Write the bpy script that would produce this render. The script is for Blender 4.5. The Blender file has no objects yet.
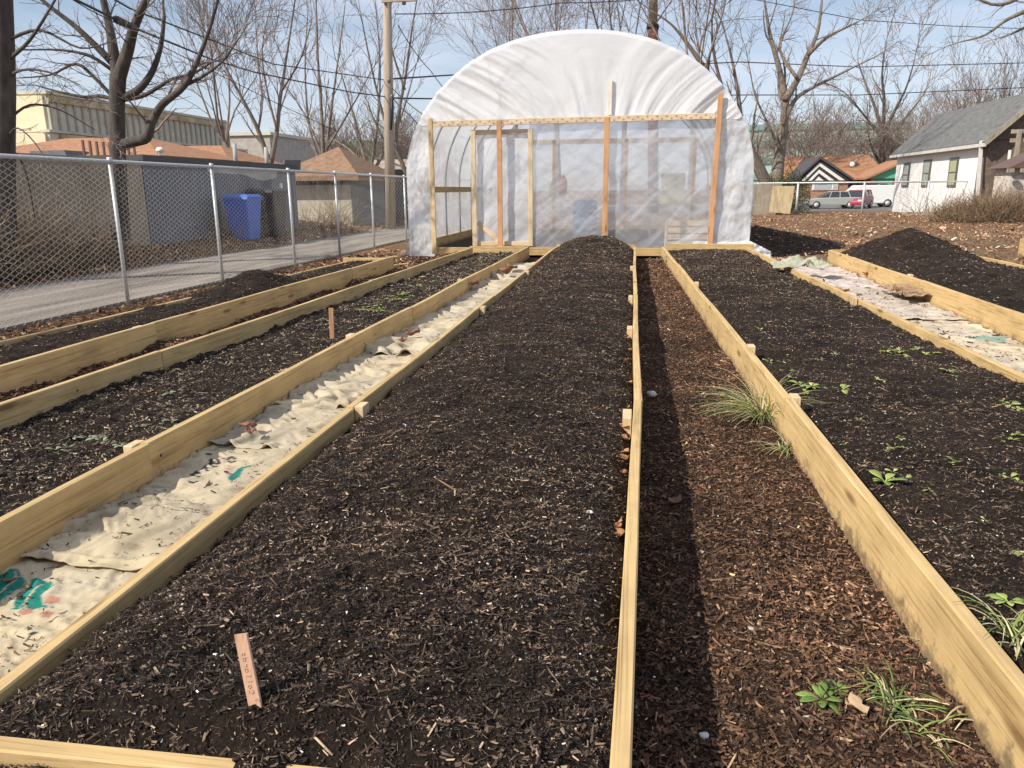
import bpy, math, random
import numpy as np
from mathutils import Vector, Matrix

# ------------------------------------------------------------------ camera
F = 769.0; PITCH = math.atan(194/769); YAW = math.radians(9.03); ROLL = 0.008; H = 1.2
SC = bpy.context.scene
COL = SC.collection
_fw = Vector((-math.sin(YAW)*math.cos(PITCH), math.cos(YAW)*math.cos(PITCH), -math.sin(PITCH)))
_rt = Vector((math.cos(YAW), math.sin(YAW), 0)); _up = _rt.cross(_fw)
CR = math.cos(ROLL); SR = math.sin(ROLL)
RT = _rt*CR - _up*SR; UP = _rt*SR + _up*CR
cd = bpy.data.cameras.new('camera'); cam = bpy.data.objects.new('camera', cd); COL.objects.link(cam)
cd.sensor_width = 36; cd.lens = 36*F/1024; cd.clip_end = 3000; cd.clip_start = 0.05
M = Matrix(((RT.x, UP.x, -_fw.x), (RT.y, UP.y, -_fw.y), (RT.z, UP.z, -_fw.z))).to_4x4()
M.translation = Vector((0, 0, H)); cam.matrix_world = M
SC.camera = cam

def ray(x, y):
    return _fw*F + RT*(x-512) - UP*(y-384)
def G(x, y, z=0.0):
    r = ray(x, y); t = (z-H)/r.z
    return Vector((r.x*t, r.y*t, z))
def P(x, y, Y):
    r = ray(x, y); t = Y/r.y
    return Vector((r.x*t, Y, H+r.z*t))
def PX(x, y, X):
    r = ray(x, y); t = X/r.x
    return Vector((X, r.y*t, H+r.z*t))

# ------------------------------------------------------------------ render / world
SC.view_settings.view_transform = 'Standard'; SC.view_settings.look = 'None'
SC.view_settings.exposure = 0.22; SC.view_settings.gamma = 1
SC.cycles.transparent_max_bounces = 24; SC.cycles.max_bounces = 8
SAZ = math.radians(52); SEL = math.radians(40)       # the sun stands behind the camera, to its left
sdir = Vector((-math.sin(SAZ)*math.cos(SEL), -math.cos(SAZ)*math.cos(SEL), math.sin(SEL)))
sl = bpy.data.lights.new('sun', 'SUN'); sl.energy = 4.8; sl.angle = math.radians(0.6); sl.color = (1, .92, .80)
so = bpy.data.objects.new('sun', sl); COL.objects.link(so)
so.rotation_euler = (-sdir).to_track_quat('-Z', 'Y').to_euler()
W = bpy.data.worlds.new('World'); SC.world = W; W.use_nodes = True
nt = W.node_tree; nt.nodes.clear()
def N(nt, t, **k):
    n = nt.nodes.new(t)
    for a, b in k.items():
        if a in n.inputs: n.inputs[a].default_value = b
        else: setattr(n, a, b)
    return n
L = lambda nt, a, b: nt.links.new(a, b)
sky = N(nt, 'ShaderNodeTexSky'); sky.sky_type = 'NISHITA'; sky.sun_disc = False
sky.sun_elevation = SEL; sky.sun_rotation = math.atan2(sdir.x, sdir.y); sky.air_density = 1.0; sky.dust_density = 0.6; sky.ozone_density = 1.6
tc = N(nt, 'ShaderNodeTexCoord')
mp = N(nt, 'ShaderNodeMapping'); mp.inputs['Scale'].default_value = (1.2, 1.2, 7); mp.inputs['Rotation'].default_value = (0.1, 0.12, 0.3)
nz = N(nt, 'ShaderNodeTexNoise', Scale=1.6, Detail=7.0, Roughness=0.6, Distortion=0.6)
cr = N(nt, 'ShaderNodeValToRGB'); cr.color_ramp.elements[0].position = 0.36; cr.color_ramp.elements[1].position = 0.68
cr.color_ramp.elements[0].color = (0.22, .22, .22, 1); cr.color_ramp.elements[1].color = (0.92, .92, .92, 1)
mul = N(nt, 'ShaderNodeVectorMath', operation='SCALE'); mul.inputs['Scale'].default_value = 0.105
mx = N(nt, 'ShaderNodeMix', data_type='RGBA')
mx.inputs[7].default_value = (0.69, 0.74, 0.86, 1)
bg = N(nt, 'ShaderNodeBackground', Strength=1.0); ou = N(nt, 'ShaderNodeOutputWorld')
L(nt, tc.outputs['Generated'], mp.inputs['Vector']); L(nt, mp.outputs[0], nz.inputs['Vector']); L(nt, nz.outputs['Fac'], cr.inputs[0])
L(nt, sky.outputs[0], mul.inputs[0]); L(nt, mul.outputs[0], mx.inputs[6]); L(nt, cr.outputs[0], mx.inputs[0])
L(nt, mx.outputs[2], bg.inputs['Color']); L(nt, bg.outputs[0], ou.inputs[0])

# ------------------------------------------------------------------ helpers
rnd = random.Random(7); nr = np.random.default_rng(11)
ORG = {}
def prop(o, label=None, cat=None, group=None, kind=None):
    if label: o['label'] = label
    if cat: o['category'] = cat
    if group: o['group'] = group
    if kind: o['kind'] = kind
    return o
def thing(name, loc, label, cat, group=None):
    o = bpy.data.objects.new(name, None); COL.objects.link(o); o.location = loc; o.empty_display_size = .2
    ORG[o.name] = Vector(loc); return prop(o, label, cat, group)
def hook(o, parent):
    if parent is not None:
        org = ORG[parent.name]; ORG[o.name] = org
        o.data.transform(Matrix.Translation(-org)); o.parent = parent
    else: ORG[o.name] = Vector((0, 0, 0))
    return o
def link(name, me, parent=None):
    o = bpy.data.objects.new(name, me); COL.objects.link(o); return hook(o, parent)
def copy_tree(o, parent=None):
    c = o.copy(); COL.objects.link(c)
    if parent is not None: c.parent = parent
    for ch in list(o.children): copy_tree(ch, c)
    return c

def fastmesh(name, V, Q, mi=None, col=None, mats=(), smooth=None):
    """V (n,3), Q (m,4) quads"""
    me = bpy.data.meshes.new(name); n = len(V); m = len(Q); k = Q.shape[1]
    me.vertices.add(n); me.vertices.foreach_set('co', np.asarray(V, np.float32).ravel())
    me.loops.add(m*k); me.loops.foreach_set('vertex_index', np.asarray(Q, np.int32).ravel())
    me.polygons.add(m); me.polygons.foreach_set('loop_start', np.arange(0, m*k, k, dtype=np.int32))
    for x in mats: me.materials.append(x)
    if mi is not None: me.polygons.foreach_set('material_index', np.asarray(mi, np.int32))
    me.update(calc_edges=True)
    if smooth is not None: me.polygons.foreach_set('use_smooth', np.asarray(smooth, bool) if not np.isscalar(smooth) else np.full(m, smooth))
    if col is not None:
        a = me.color_attributes.new('Col', 'FLOAT_COLOR', 'POINT')
        c4 = np.ones((n, 4), np.float32); c4[:, :3] = col; a.data.foreach_set('color', c4.ravel())
    me.validate(); return me

class MB:
    def __init__(s): s.v = []; s.f = []; s.m = []; s.cur = 0
    def add(s, vs, fs):
        b = len(s.v); s.v += [tuple(v) for v in vs]; s.f += [tuple(i+b for i in f) for f in fs]; s.m += [s.cur]*len(fs); return s
    def box(s, x0, x1, y0, y1, z0, z1):
        return s.add([(x0,y0,z0),(x1,y0,z0),(x1,y1,z0),(x0,y1,z0),(x0,y0,z1),(x1,y0,z1),(x1,y1,z1),(x0,y1,z1)],
                     [(3,2,1,0),(4,5,6,7),(0,1,5,4),(1,2,6,5),(2,3,7,6),(3,0,4,7)])
    def bar(s, a, b, w, d, up=(0,0,1), ch=0.0):
        """rectangular bar from a to b, w across, d along up; ch = chamfer"""
        a = Vector(a); b = Vector(b); t = (b-a).normalized(); u = Vector(up)
        x = t.cross(u).normalized(); u = x.cross(t).normalized()
        if ch:
            pr = [(w/2-ch,-d/2),(w/2,-d/2+ch),(w/2,d/2-ch),(w/2-ch,d/2),(-w/2+ch,d/2),(-w/2,d/2-ch),(-w/2,-d/2+ch),(-w/2+ch,-d/2)]
        else: pr = [(w/2,-d/2),(w/2,d/2),(-w/2,d/2),(-w/2,-d/2)]
        n = len(pr); vs = [a+x*p+u*q for p, q in pr]+[b+x*p+u*q for p, q in pr]
        fs = [(i,(i+1)%n,n+(i+1)%n,n+i) for i in range(n)]+[tuple(range(n-1,-1,-1)), tuple(range(n,2*n))]
        return s.add(vs, fs)
    def tube(s, pts, rad, k=6, cap=True):
        pts = [Vector(p) for p in pts]; n = len(pts)
        if not hasattr(rad, '__len__'): rad = [rad]*n
        t0 = (pts[1]-pts[0]).normalized(); ref = Vector((0,0,1)) if abs(t0.z) < .9 else Vector((1,0,0))
        x = t0.cross(ref).normalized(); vs = []
        for i, p in enumerate(pts):
            t = (pts[min(i+1,n-1)]-pts[max(i-1,0)]).normalized()
            x = (x - t*x.dot(t)).normalized(); y = t.cross(x)
            for j in range(k):
                a = 2*math.pi*j/k; vs.append(p+(x*math.cos(a)+y*math.sin(a))*rad[i])
        fs = [(i*k+j, i*k+(j+1)%k, (i+1)*k+(j+1)%k, (i+1)*k+j) for i in range(n-1) for j in range(k)]
        if cap: fs += [tuple(range(k-1,-1,-1)), tuple(range((n-1)*k, n*k))]
        return s.add(vs, fs)
    def poly(s, pts): return s.add(pts, [tuple(range(len(pts)))])
    def prism(s, pts, vec):
        n = len(pts); v = Vector(vec); b = [Vector(p) for p in pts]
        return s.add(b+[p+v for p in b], [tuple(range(n-1,-1,-1)), tuple(range(n,2*n))]+[(i,(i+1)%n,n+(i+1)%n,n+i) for i in range(n)])
    def build(s, name, mats, parent=None, smooth=False, bevel=0):
        me = bpy.data.meshes.new(name); me.from_pydata(s.v, [], s.f)
        if not isinstance(mats, (list, tuple)): mats = [mats]
        for m in mats: me.materials.append(m)
        if len(mats) > 1: me.polygons.foreach_set('material_index', s.m)
        if smooth: me.polygons.foreach_set('use_smooth', [True]*len(s.f))
        me.update()
        o = link(name, me, parent)
        if bevel:
            b = o.modifiers.new('bevel', 'BEVEL'); b.width = bevel; b.segments = 2; b.limit_method = 'ANGLE'
        return o

# value noise
def _h(ix, iy, s):
    n = (ix*374761393 + iy*668265263 + s*1274126177) & 0xffffffff
    n = ((n ^ (n >> 13))*1274126177) & 0xffffffff
    return ((n ^ (n >> 16)) & 0xffff)/65535.0
def vn(x, y, s=0):
    x = np.asarray(x, float); y = np.asarray(y, float)
    ix = np.floor(x).astype(np.int64); iy = np.floor(y).astype(np.int64); fx = x-ix; fy = y-iy
    fx = fx*fx*(3-2*fx); fy = fy*fy*(3-2*fy)
    a = _h(ix,iy,s); b = _h(ix+1,iy,s); c = _h(ix,iy+1,s); d = _h(ix+1,iy+1,s)
    return (a+(b-a)*fx)+((c+(d-c)*fx)-(a+(b-a)*fx))*fy
def fbm(x, y, s=0, o=4, g=.5):
    r = 0; a = 1; t = 0
    for i in range(o): r = r+a*vn(x*2**i+i*17.3, y*2**i+i*9.1, s+i); t += a; a *= g
    return r/t*2-1

def cell(x, y, s=0):
    x = np.asarray(x, float); y = np.asarray(y, float); ix = np.floor(x).astype(np.int64); iy = np.floor(y).astype(np.int64)
    f1 = np.full(x.shape, 9.); f2 = np.full(x.shape, 9.)
    for a in (-1, 0, 1):
        for b in (-1, 0, 1):
            px = ix+a+_h(ix+a, iy+b, s); py = iy+b+_h(ix+a, iy+b, s+71); d = np.hypot(x-px, y-py)
            f2 = np.where(d < f1, f1, np.minimum(f2, d)); f1 = np.minimum(f1, d)
    return f1, f2
# ------------------------------------------------------------------ materials
def mat(name):
    m = bpy.data.materials.new(name); m.use_nodes = True; n = m.node_tree; b = n.nodes['Principled BSDF']; return m, n, b
def ramp(n, stops):
    r = N(n, 'ShaderNodeValToRGB'); e = r.color_ramp.elements
    while len(e) < len(stops): e.new(.5)
    for i, (p, c) in enumerate(stops): e[i].position = p; e[i].color = (*c, 1)
    return r
def vec(n, scale=(1,1,1), rnd_off=True):
    tc = N(n, 'ShaderNodeTexCoord'); mp = N(n, 'ShaderNodeMapping'); mp.inputs['Scale'].default_value = scale
    if rnd_off:
        oi = N(n, 'ShaderNodeObjectInfo'); c = N(n, 'ShaderNodeVectorMath', operation='SCALE'); c.inputs['Scale'].default_value = 37
        cb = N(n, 'ShaderNodeCombineXYZ'); L(n, oi.outputs['Random'], cb.inputs[0]); L(n, oi.outputs['Random'], cb.inputs[1]); L(n, oi.outputs['Random'], cb.inputs[2])
        L(n, cb.outputs[0], c.inputs[0]); ad = N(n, 'ShaderNodeVectorMath', operation='ADD'); L(n, tc.outputs['Object'], ad.inputs[0]); L(n, c.outputs[0], ad.inputs[1])
        L(n, ad.outputs[0], mp.inputs['Vector'])
    else: L(n, tc.outputs['Object'], mp.inputs['Vector'])
    return mp.outputs[0]
def wood(name, axis, light, dark, knots=0.8, rough=.75, grain=1.0, weather=0.0, splash=False):
    m, n, b = mat(name)
    s = [26*grain]*3; s[axis] = 1.1
    v = vec(n, tuple(s)); w = N(n, 'ShaderNodeTexNoise', Scale=1.0, Detail=6.0, Roughness=.65, Distortion=1.4); L(n, v, w.inputs['Vector'])
    s4 = [60*grain]*3; s4[axis] = .9; wv = N(n, 'ShaderNodeTexNoise', Scale=1.0, Detail=3.0, Roughness=.5, Distortion=2.5); L(n, vec(n, tuple(s4)), wv.inputs['Vector'])
    av = N(n, 'ShaderNodeMix', data_type='FLOAT'); av.inputs[0].default_value = .45; L(n, w.outputs['Fac'], av.inputs[2]); L(n, wv.outputs['Fac'], av.inputs[3])
    r = ramp(n, [(.38, dark), (.47, [(a*.75+c*.25) for a, c in zip(light, dark)]), (.56, light), (.64, [min(1, a*1.07) for a in light])]); L(n, av.outputs[0], r.inputs[0])
    s2 = [7.0]*3; s2[axis] = 1.7
    v2 = vec(n, tuple(s2)); k = N(n, 'ShaderNodeTexVoronoi', Scale=1.0, Randomness=1.0); L(n, v2, k.inputs['Vector'])
    kr = ramp(n, [(.07, (1,1,1)), (.16, (0,0,0))]); L(n, k.outputs['Distance'], kr.inputs[0])
    mm = N(n, 'ShaderNodeMath', operation='MULTIPLY'); mm.inputs[1].default_value = knots; L(n, kr.outputs[0], mm.inputs[0])
    mx = N(n, 'ShaderNodeMix', data_type='RGBA'); mx.inputs[7].default_value = (dark[0]*.45, dark[1]*.38, dark[2]*.3, 1)
    L(n, mm.outputs[0], mx.inputs[0]); L(n, r.outputs[0], mx.inputs[6])
    # large blotches / dirt
    v3 = vec(n, (2.2,2.2,2.2)); g = N(n, 'ShaderNodeTexNoise', Scale=1.0, Detail=5.0, Roughness=.7); L(n, v3, g.inputs['Vector'])
    gr = ramp(n, [(.35, (.70,.70,.68)), (.6, (1,1,1))]); L(n, g.outputs['Fac'], gr.inputs[0])
    m2 = N(n, 'ShaderNodeMix', data_type='RGBA', blend_type='MULTIPLY'); m2.inputs[0].default_value = .7+weather
    L(n, mx.outputs[2], m2.inputs[6]); L(n, gr.outputs[0], m2.inputs[7])
    out_ = m2.outputs[2]
    if splash:   # soil splashed up from the ground on the lower edge, ragged
        tc_ = N(n, 'ShaderNodeTexCoord'); sp = N(n, 'ShaderNodeSeparateXYZ'); L(n, tc_.outputs['Object'], sp.inputs[0])
        gn = N(n, 'ShaderNodeTexNoise', Scale=14.0, Detail=6.0, Roughness=.75); L(n, tc_.outputs['Object'], gn.inputs['Vector'])
        ma = N(n, 'ShaderNodeMath', operation='MULTIPLY_ADD'); ma.inputs[1].default_value = -.30; ma.inputs[2].default_value = .10; L(n, gn.outputs['Fac'], ma.inputs[0])
        ad_ = N(n, 'ShaderNodeMath', operation='ADD'); L(n, ma.outputs[0], ad_.inputs[0]); L(n, sp.outputs[2], ad_.inputs[1])
        mr_ = N(n, 'ShaderNodeMapRange'); mr_.inputs['From Min'].default_value = .0; mr_.inputs['From Max'].default_value = .05; mr_.inputs['To Min'].default_value = .75; mr_.inputs['To Max'].default_value = 0; L(n, ad_.outputs[0], mr_.inputs['Value'])
        m5 = N(n, 'ShaderNodeMix', data_type='RGBA'); m5.inputs[7].default_value = (.12,.08,.05,1); L(n, mr_.outputs[0], m5.inputs[0]); L(n, out_, m5.inputs[6]); out_ = m5.outputs[2]
    L(n, out_, b.inputs['Base Color'])
    b.inputs['Roughness'].default_value = rough
    bp = N(n, 'ShaderNodeBump', Strength=.35, Distance=.003); L(n, av.outputs[0], bp.inputs['Height']); L(n, bp.outputs[0], b.inputs['Normal'])
    return m
TR_L, TR_D = (.63,.445,.205), (.38,.235,.09)
W_Y = wood('treated_pine_long', 1, TR_L, TR_D, splash=True); W_X = wood('treated_pine_cross', 0, TR_L, TR_D); W_Z = wood('pine_upright', 2, (.74,.56,.33), (.50,.34,.16), .6)
ST_Z = wood('orange_stud', 2, (.64,.345,.17), (.44,.21,.09), .8, grain=.8)
PL_Z = wood('pale_stud', 2, (.74,.60,.40), (.58,.43,.24), .6, grain=.8); PL_X = wood('pale_beam', 0, (.76,.60,.42), (.58,.42,.25), .6, grain=.8)
GY_Z = wood('weathered_boards', 2, (.38,.33,.25), (.2,.17,.12), .4, grain=.35)
PK_Z = wood('cedar_marker', 2, (.58,.36,.24), (.42,.24,.15), .2)

def noisy(name, stops, scale=5, detail=6, rough=.85, bump=.3, dist=.02, sc3=(1,1,1), metallic=0, distort=0.0, spec=None):
    m, n, b = mat(name); v = vec(n, sc3, False); w = N(n, 'ShaderNodeTexNoise', Scale=scale, Detail=detail, Roughness=.6, Distortion=distort); L(n, v, w.inputs['Vector'])
    r = ramp(n, stops); L(n, w.outputs['Fac'], r.inputs[0]); L(n, r.outputs[0], b.inputs['Base Color'])
    b.inputs['Roughness'].default_value = rough; b.inputs['Metallic'].default_value = metallic
    if spec is not None: b.inputs['Specular IOR Level'].default_value = spec
    if bump:
        bp = N(n, 'ShaderNodeBump', Strength=bump, Distance=dist); L(n, w.outputs['Fac'], bp.inputs['Height']); L(n, bp.outputs[0], b.inputs['Normal'])
    return m
def vcol(name, rough=.85, spec=.3, bumpsc=0, bump=.3, dist=.002):
    m, n, b = mat(name); a = N(n, 'ShaderNodeVertexColor'); a.layer_name = 'Col'; b.inputs['Roughness'].default_value = rough; b.inputs['Specular IOR Level'].default_value = spec
    L(n, a.outputs[0], b.inputs['Base Color'])
    if bumpsc:
        v = vec(n, (1,1,1), False); w = N(n, 'ShaderNodeTexNoise', Scale=bumpsc, Detail=4.0); L(n, v, w.inputs['Vector'])
        bp = N(n, 'ShaderNodeBump', Strength=bump, Distance=dist); L(n, w.outputs['Fac'], bp.inputs['Height']); L(n, bp.outputs[0], b.inputs['Normal'])
    return m
def soilmat(name, a, b_, c, sc=90):
    m, n, b = mat(name); v = vec(n, (1,1,1), False)
    w = N(n, 'ShaderNodeTexNoise', Scale=sc, Detail=8.0, Roughness=.75); L(n, v, w.inputs['Vector'])
    w2 = N(n, 'ShaderNodeTexNoise', Scale=3.0, Detail=5.0, Roughness=.6); L(n, v, w2.inputs['Vector'])
    r = ramp(n, [(.40, a), (.56, b_), (.70, c)]); L(n, w.outputs['Fac'], r.inputs[0])
    r2 = ramp(n, [(.32, (.42,.40,.38)), (.68, (1.3,1.22,1.12))]); L(n, w2.outputs['Fac'], r2.inputs[0])
    m2 = N(n, 'ShaderNodeMix', data_type='RGBA', blend_type='MULTIPLY'); m2.inputs[0].default_value = 1
    L(n, r.outputs[0], m2.inputs[6]); L(n, r2.outputs[0], m2.inputs[7]); L(n, m2.outputs[2], b.inputs['Base Color'])
    b.inputs['Roughness'].default_value = .95; b.inputs['Specular IOR Level'].default_value = .2
    bp = N(n, 'ShaderNodeBump', Strength=1.0, Distance=.012); L(n, w.outputs['Fac'], bp.inputs['Height']); L(n, bp.outputs[0], b.inputs['Normal'])
    return m
SOIL = soilmat('compost', (.013,.0095,.0075), (.036,.025,.019), (.105,.075,.054), 110)
MULCH = soilmat('wood_mulch', (.022,.014,.010), (.06,.034,.021), (.15,.085,.048), 60)
CHIP = vcol('chip_bits', .8, .35)
LEAFM = vcol('leaf_bits', .8, .2)
CLOTH = vcol('burlap_weave', .95, .1, 420, .8, .003)
STEEL = noisy('galvanised_steel', [(.3,(.46,.49,.50)),(.7,(.64,.67,.68))], 30, 3, .5, 0, metallic=.4)
WIREM = noisy('galvanised_wire', [(.3,(.50,.48,.43)),(.7,(.66,.63,.57))], 10, 2, .6, 0, metallic=.15)
BLACKC = noisy('black_cable', [(.3,(.02,.02,.025)),(.7,(.04,.04,.045))], 10, 2, .6, 0)
BARK = noisy('bark', [(.3,(.12,.097,.08)),(.7,(.27,.225,.18))], 9, 7, .95, .8, .03, (1,1,.3))
BARKD = noisy('dark_bark', [(.3,(.045,.036,.032)),(.7,(.12,.098,.085))], 9, 7, .95, .8, .03, (1,1,.3))
TWIG = noisy('twig_bark', [(.3,(.16,.125,.108)),(.7,(.28,.22,.185))], 3, 2, .9, 0)
BRUSHM = noisy('dry_brush', [(.3,(.17,.115,.07)),(.7,(.33,.235,.15))], 3, 2, .9, 0)
def flat(name, c, rough=.6, var=.12, sc=6, metallic=0, bump=0): return noisy(name, [(.3, [x*(1-var) for x in c]), (.7, [min(1, x*(1+var)) for x in c])], sc, 5, rough, bump, .01, metallic=metallic)

def film(name, trans, tint=(.86,.88,.92), gl=.16, bumps=(2.2, .03)):
    m = bpy.data.materials.new(name); m.use_nodes = True; n = m.node_tree; n.nodes.clear()
    out = N(n, 'ShaderNodeOutputMaterial'); tr = N(n, 'ShaderNodeBsdfTransparent'); tr.inputs[0].default_value = (.97,.97,.985,1)
    df = N(n, 'ShaderNodeBsdfDiffuse'); df.inputs[0].default_value = (*tint, 1); tl = N(n, 'ShaderNodeBsdfTranslucent'); tl.inputs[0].default_value = (*tint, 1)
    g = N(n, 'ShaderNodeBsdfGlossy'); g.inputs['Roughness'].default_value = .22
    v = vec(n, (1,1,1), False); w = N(n, 'ShaderNodeTexNoise', Scale=bumps[0], Detail=5.0, Roughness=.55, Distortion=1.2); L(n, v, w.inputs['Vector'])
    bp = N(n, 'ShaderNodeBump', Strength=.55, Distance=bumps[1]); L(n, w.outputs['Fac'], bp.inputs['Height'])
    for x in (df, tl, g): L(n, bp.outputs[0], x.inputs['Normal'])
    m1 = N(n, 'ShaderNodeMixShader'); m1.inputs[0].default_value = .38; L(n, df.outputs[0], m1.inputs[1]); L(n, tl.outputs[0], m1.inputs[2])
    m2 = N(n, 'ShaderNodeMixShader'); m2.inputs[0].default_value = gl; L(n, m1.outputs[0], m2.inputs[1]); L(n, g.outputs[0], m2.inputs[2])
    m3 = N(n, 'ShaderNodeMixShader'); m3.inputs[0].default_value = 1-trans; L(n, tr.outputs[0], m3.inputs[1]); L(n, m2.outputs[0], m3.inputs[2])
    # whitish diagonal streaks painted in for highlights on the film's wrinkles
    s = N(n, 'ShaderNodeTexNoise', Scale=1.0, Detail=5.0, Roughness=.6, Distortion=.5); mp3 = N(n, 'ShaderNodeMapping'); mp3.inputs['Rotation'].default_value = (0, .75, 0); mp2 = N(n, 'ShaderNodeMapping'); mp2.inputs['Scale'].default_value = (.45, 1, 4.2)
    L(n, v, mp3.inputs[0]); L(n, mp3.outputs[0], mp2.inputs[0]); L(n, mp2.outputs[0], s.inputs['Vector'])
    mr = N(n, 'ShaderNodeMapRange'); mr.inputs['From Min'].default_value = .48; mr.inputs['From Max'].default_value = .64
    mr.inputs['To Min'].default_value = 1-trans; mr.inputs['To Max'].default_value = min(1, 1-trans+.28); L(n, s.outputs['Fac'], mr.inputs['Value']); L(n, mr.outputs[0], m3.inputs[0])
    L(n, m3.outputs[0], out.inputs[0]); return m
FILM_UP = film('milky_film', .05, (.92,.92,.925), .06, (1.6,.03)); FILM_LO = film('clear_film', .60, (.88,.89,.925), .22); FILM_SIDE = film('cover_film', .25, (.90,.91,.925), .14)
FILM_DOOR = film('door_film', .30, (.86,.88,.93), .15)

# ------------------------------------------------------------------ scatter
def chips(n, X, Y, Z, Ln, Wd, cols, tilt=.35, ridge=.3, r=nr):
    a = r.uniform(0, 2*np.pi, n); p = r.normal(0, tilt, n); q = r.normal(0, tilt, n)
    ca, sa, cp, sp = np.cos(a), np.sin(a), np.cos(p), np.sin(p)
    ex = np.stack([ca*cp, sa*cp, sp], 1); ey = np.stack([-sa, ca, np.sin(q)], 1); ez = np.cross(ex, ey)
    ez /= np.linalg.norm(ez, axis=1)[:, None]
    c = np.stack([X, Y, Z], 1); L2 = (Ln/2)[:, None]; W2 = (Wd/2)[:, None]; h = Wd[:, None]*ridge
    k1, k2, k3, k4, s1, s2 = [r.uniform(.1, 1, n)[:, None] for _ in range(4)]+[r.uniform(.6, 1, n)[:, None] for _ in range(2)]
    V = np.stack([c-ex*L2*s1-ey*W2*k1, c+ex*L2*s2-ey*W2*k2, c+ex*L2+ez*h, c-ex*L2+ez*h, c-ex*L2*s2+ey*W2*k3, c+ex*L2*s1+ey*W2*k4], 1).reshape(-1, 3)
    b = (np.arange(n)*6)[:, None]; Q = np.concatenate([b+np.array([[0,1,2,3]]), b+np.array([[3,2,5,4]])], 1).reshape(-1, 4)
    return V, Q, np.repeat(cols, 6, 0)
def pal(n, P_, w, jit=.3, r=nr):
    P_ = np.array(P_); i = r.choice(len(P_), n, p=np.array(w)/sum(w)); return np.clip(P_[i]*r.lognormal(0, jit, n)[:, None], 0, .95)
SOILPAL = ([(.026,.017,.013), (.052,.034,.025), (.115,.076,.052), (.25,.175,.115), (.40,.30,.20), (.78,.76,.70)], [26, 34, 26, 11, 3.0, .5])
MULCHPAL = ([(.04,.022,.015), (.095,.050,.028), (.155,.083,.047), (.24,.14,.08), (.42,.30,.18), (.6,.56,.5)], [28, 34, 26, 9, 2.5, .2])
def logy(n, y0, y1, r=nr, pw=1.0):
    return y0*(y1/y0)**(r.uniform(0, 1, n)**pw)
def field(name, mats, xl, xr, y0, y1, hf, nchip, palette, lmul=1.0, dx=.011, dyk=.0065, kind='stuff', label=None, cat=None, ins=0.0, parent=None, wr=.28):
    """height-field between edge functions xl(y), xr(y), strewn with chips"""
    nrow = int(math.log(y1/y0)/dyk); ys = y0*(y1/y0)**np.linspace(0, 1, nrow)
    ncol = int((xr(y0)-xl(y0))/dx); u = np.linspace(0, 1, ncol)
    YY = np.repeat(ys[:, None], ncol, 1); XX = xl(YY)+(xr(YY)-xl(YY))*u[None, :]
    ZZ = hf(XX, YY)
    V = np.stack([XX, YY, ZZ], 2).reshape(-1, 3)
    i = np.arange(nrow-1)[:, None]*ncol+np.arange(ncol-1)[None, :]; i = i.ravel()
    Q = np.stack([i, i+1, i+ncol+1, i+ncol], 1)
    cy = logy(nchip, y0, y1, pw=.85); cx = xl(cy)+(xr(cy)-xl(cy))*nr.uniform(.003, .997, nchip); cz = hf(cx, cy)
    ln = nr.lognormal(math.log(.0078*lmul), .62, nchip); ln = np.clip(ln, .003, .05*lmul); wd = np.clip(ln*nr.uniform(.12, wr*2, nchip), .0013, .007*lmul)
    fib = nr.uniform(0, 1, nchip) < .10; ln[fib] *= 1.9; wd[fib] *= .4
    crumb = (nr.uniform(0, 1, nchip) < .5) & ~fib; ln[crumb] = np.clip(ln[crumb]*.62, .003, .012*lmul); wd[crumb] = ln[crumb]*nr.uniform(.5, .95, crumb.sum())
    grow = np.clip(cy/6, 1, 2.4); ln *= grow; wd *= grow
    col = pal(nchip, *palette); pt_ = np.clip(1+.75*fbm(cx*3.2, cy*3.2, 301, 4)+.3*fbm(cx*14, cy*14, 305, 2), .35, 1.7)[:, None]; br_ = col[:, 2] < .42; col[br_] = (col*pt_)[br_]
    whit = col[:, 2] > .42; ln[whit] = np.clip(ln[whit], 0, .007*grow[whit]); wd[whit] = ln[whit]*.8
    V2, Q2, C2 = chips(nchip, cx, cy, cz+.001+nr.uniform(0, .004, nchip), ln, wd, col)
    VA = np.concatenate([V, V2]); QA = np.concatenate([Q, Q2+len(V)]); CA = np.concatenate([np.full((len(V), 3), .03), C2])
    mi = np.concatenate([np.zeros(len(Q)), np.ones(len(Q2))])
    me = fastmesh(name, VA, QA, mi, CA, mats, smooth=np.concatenate([np.ones(len(Q), bool), np.zeros(len(Q2), bool)]))
    o = link(name, me, parent); prop(o, label, cat, None, kind); return o
def clump(x, y, a=1.0, s=0):
    c = 1-np.abs(fbm(x*16, y*16, s+3, 2))*2.2
    return a*(.024*fbm(x*8, y*8, s, 4, .6)+.010*np.clip(c, 0, 1)+.011*fbm(x*42, y*42, s+5, 3, .6)-.005)

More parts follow.
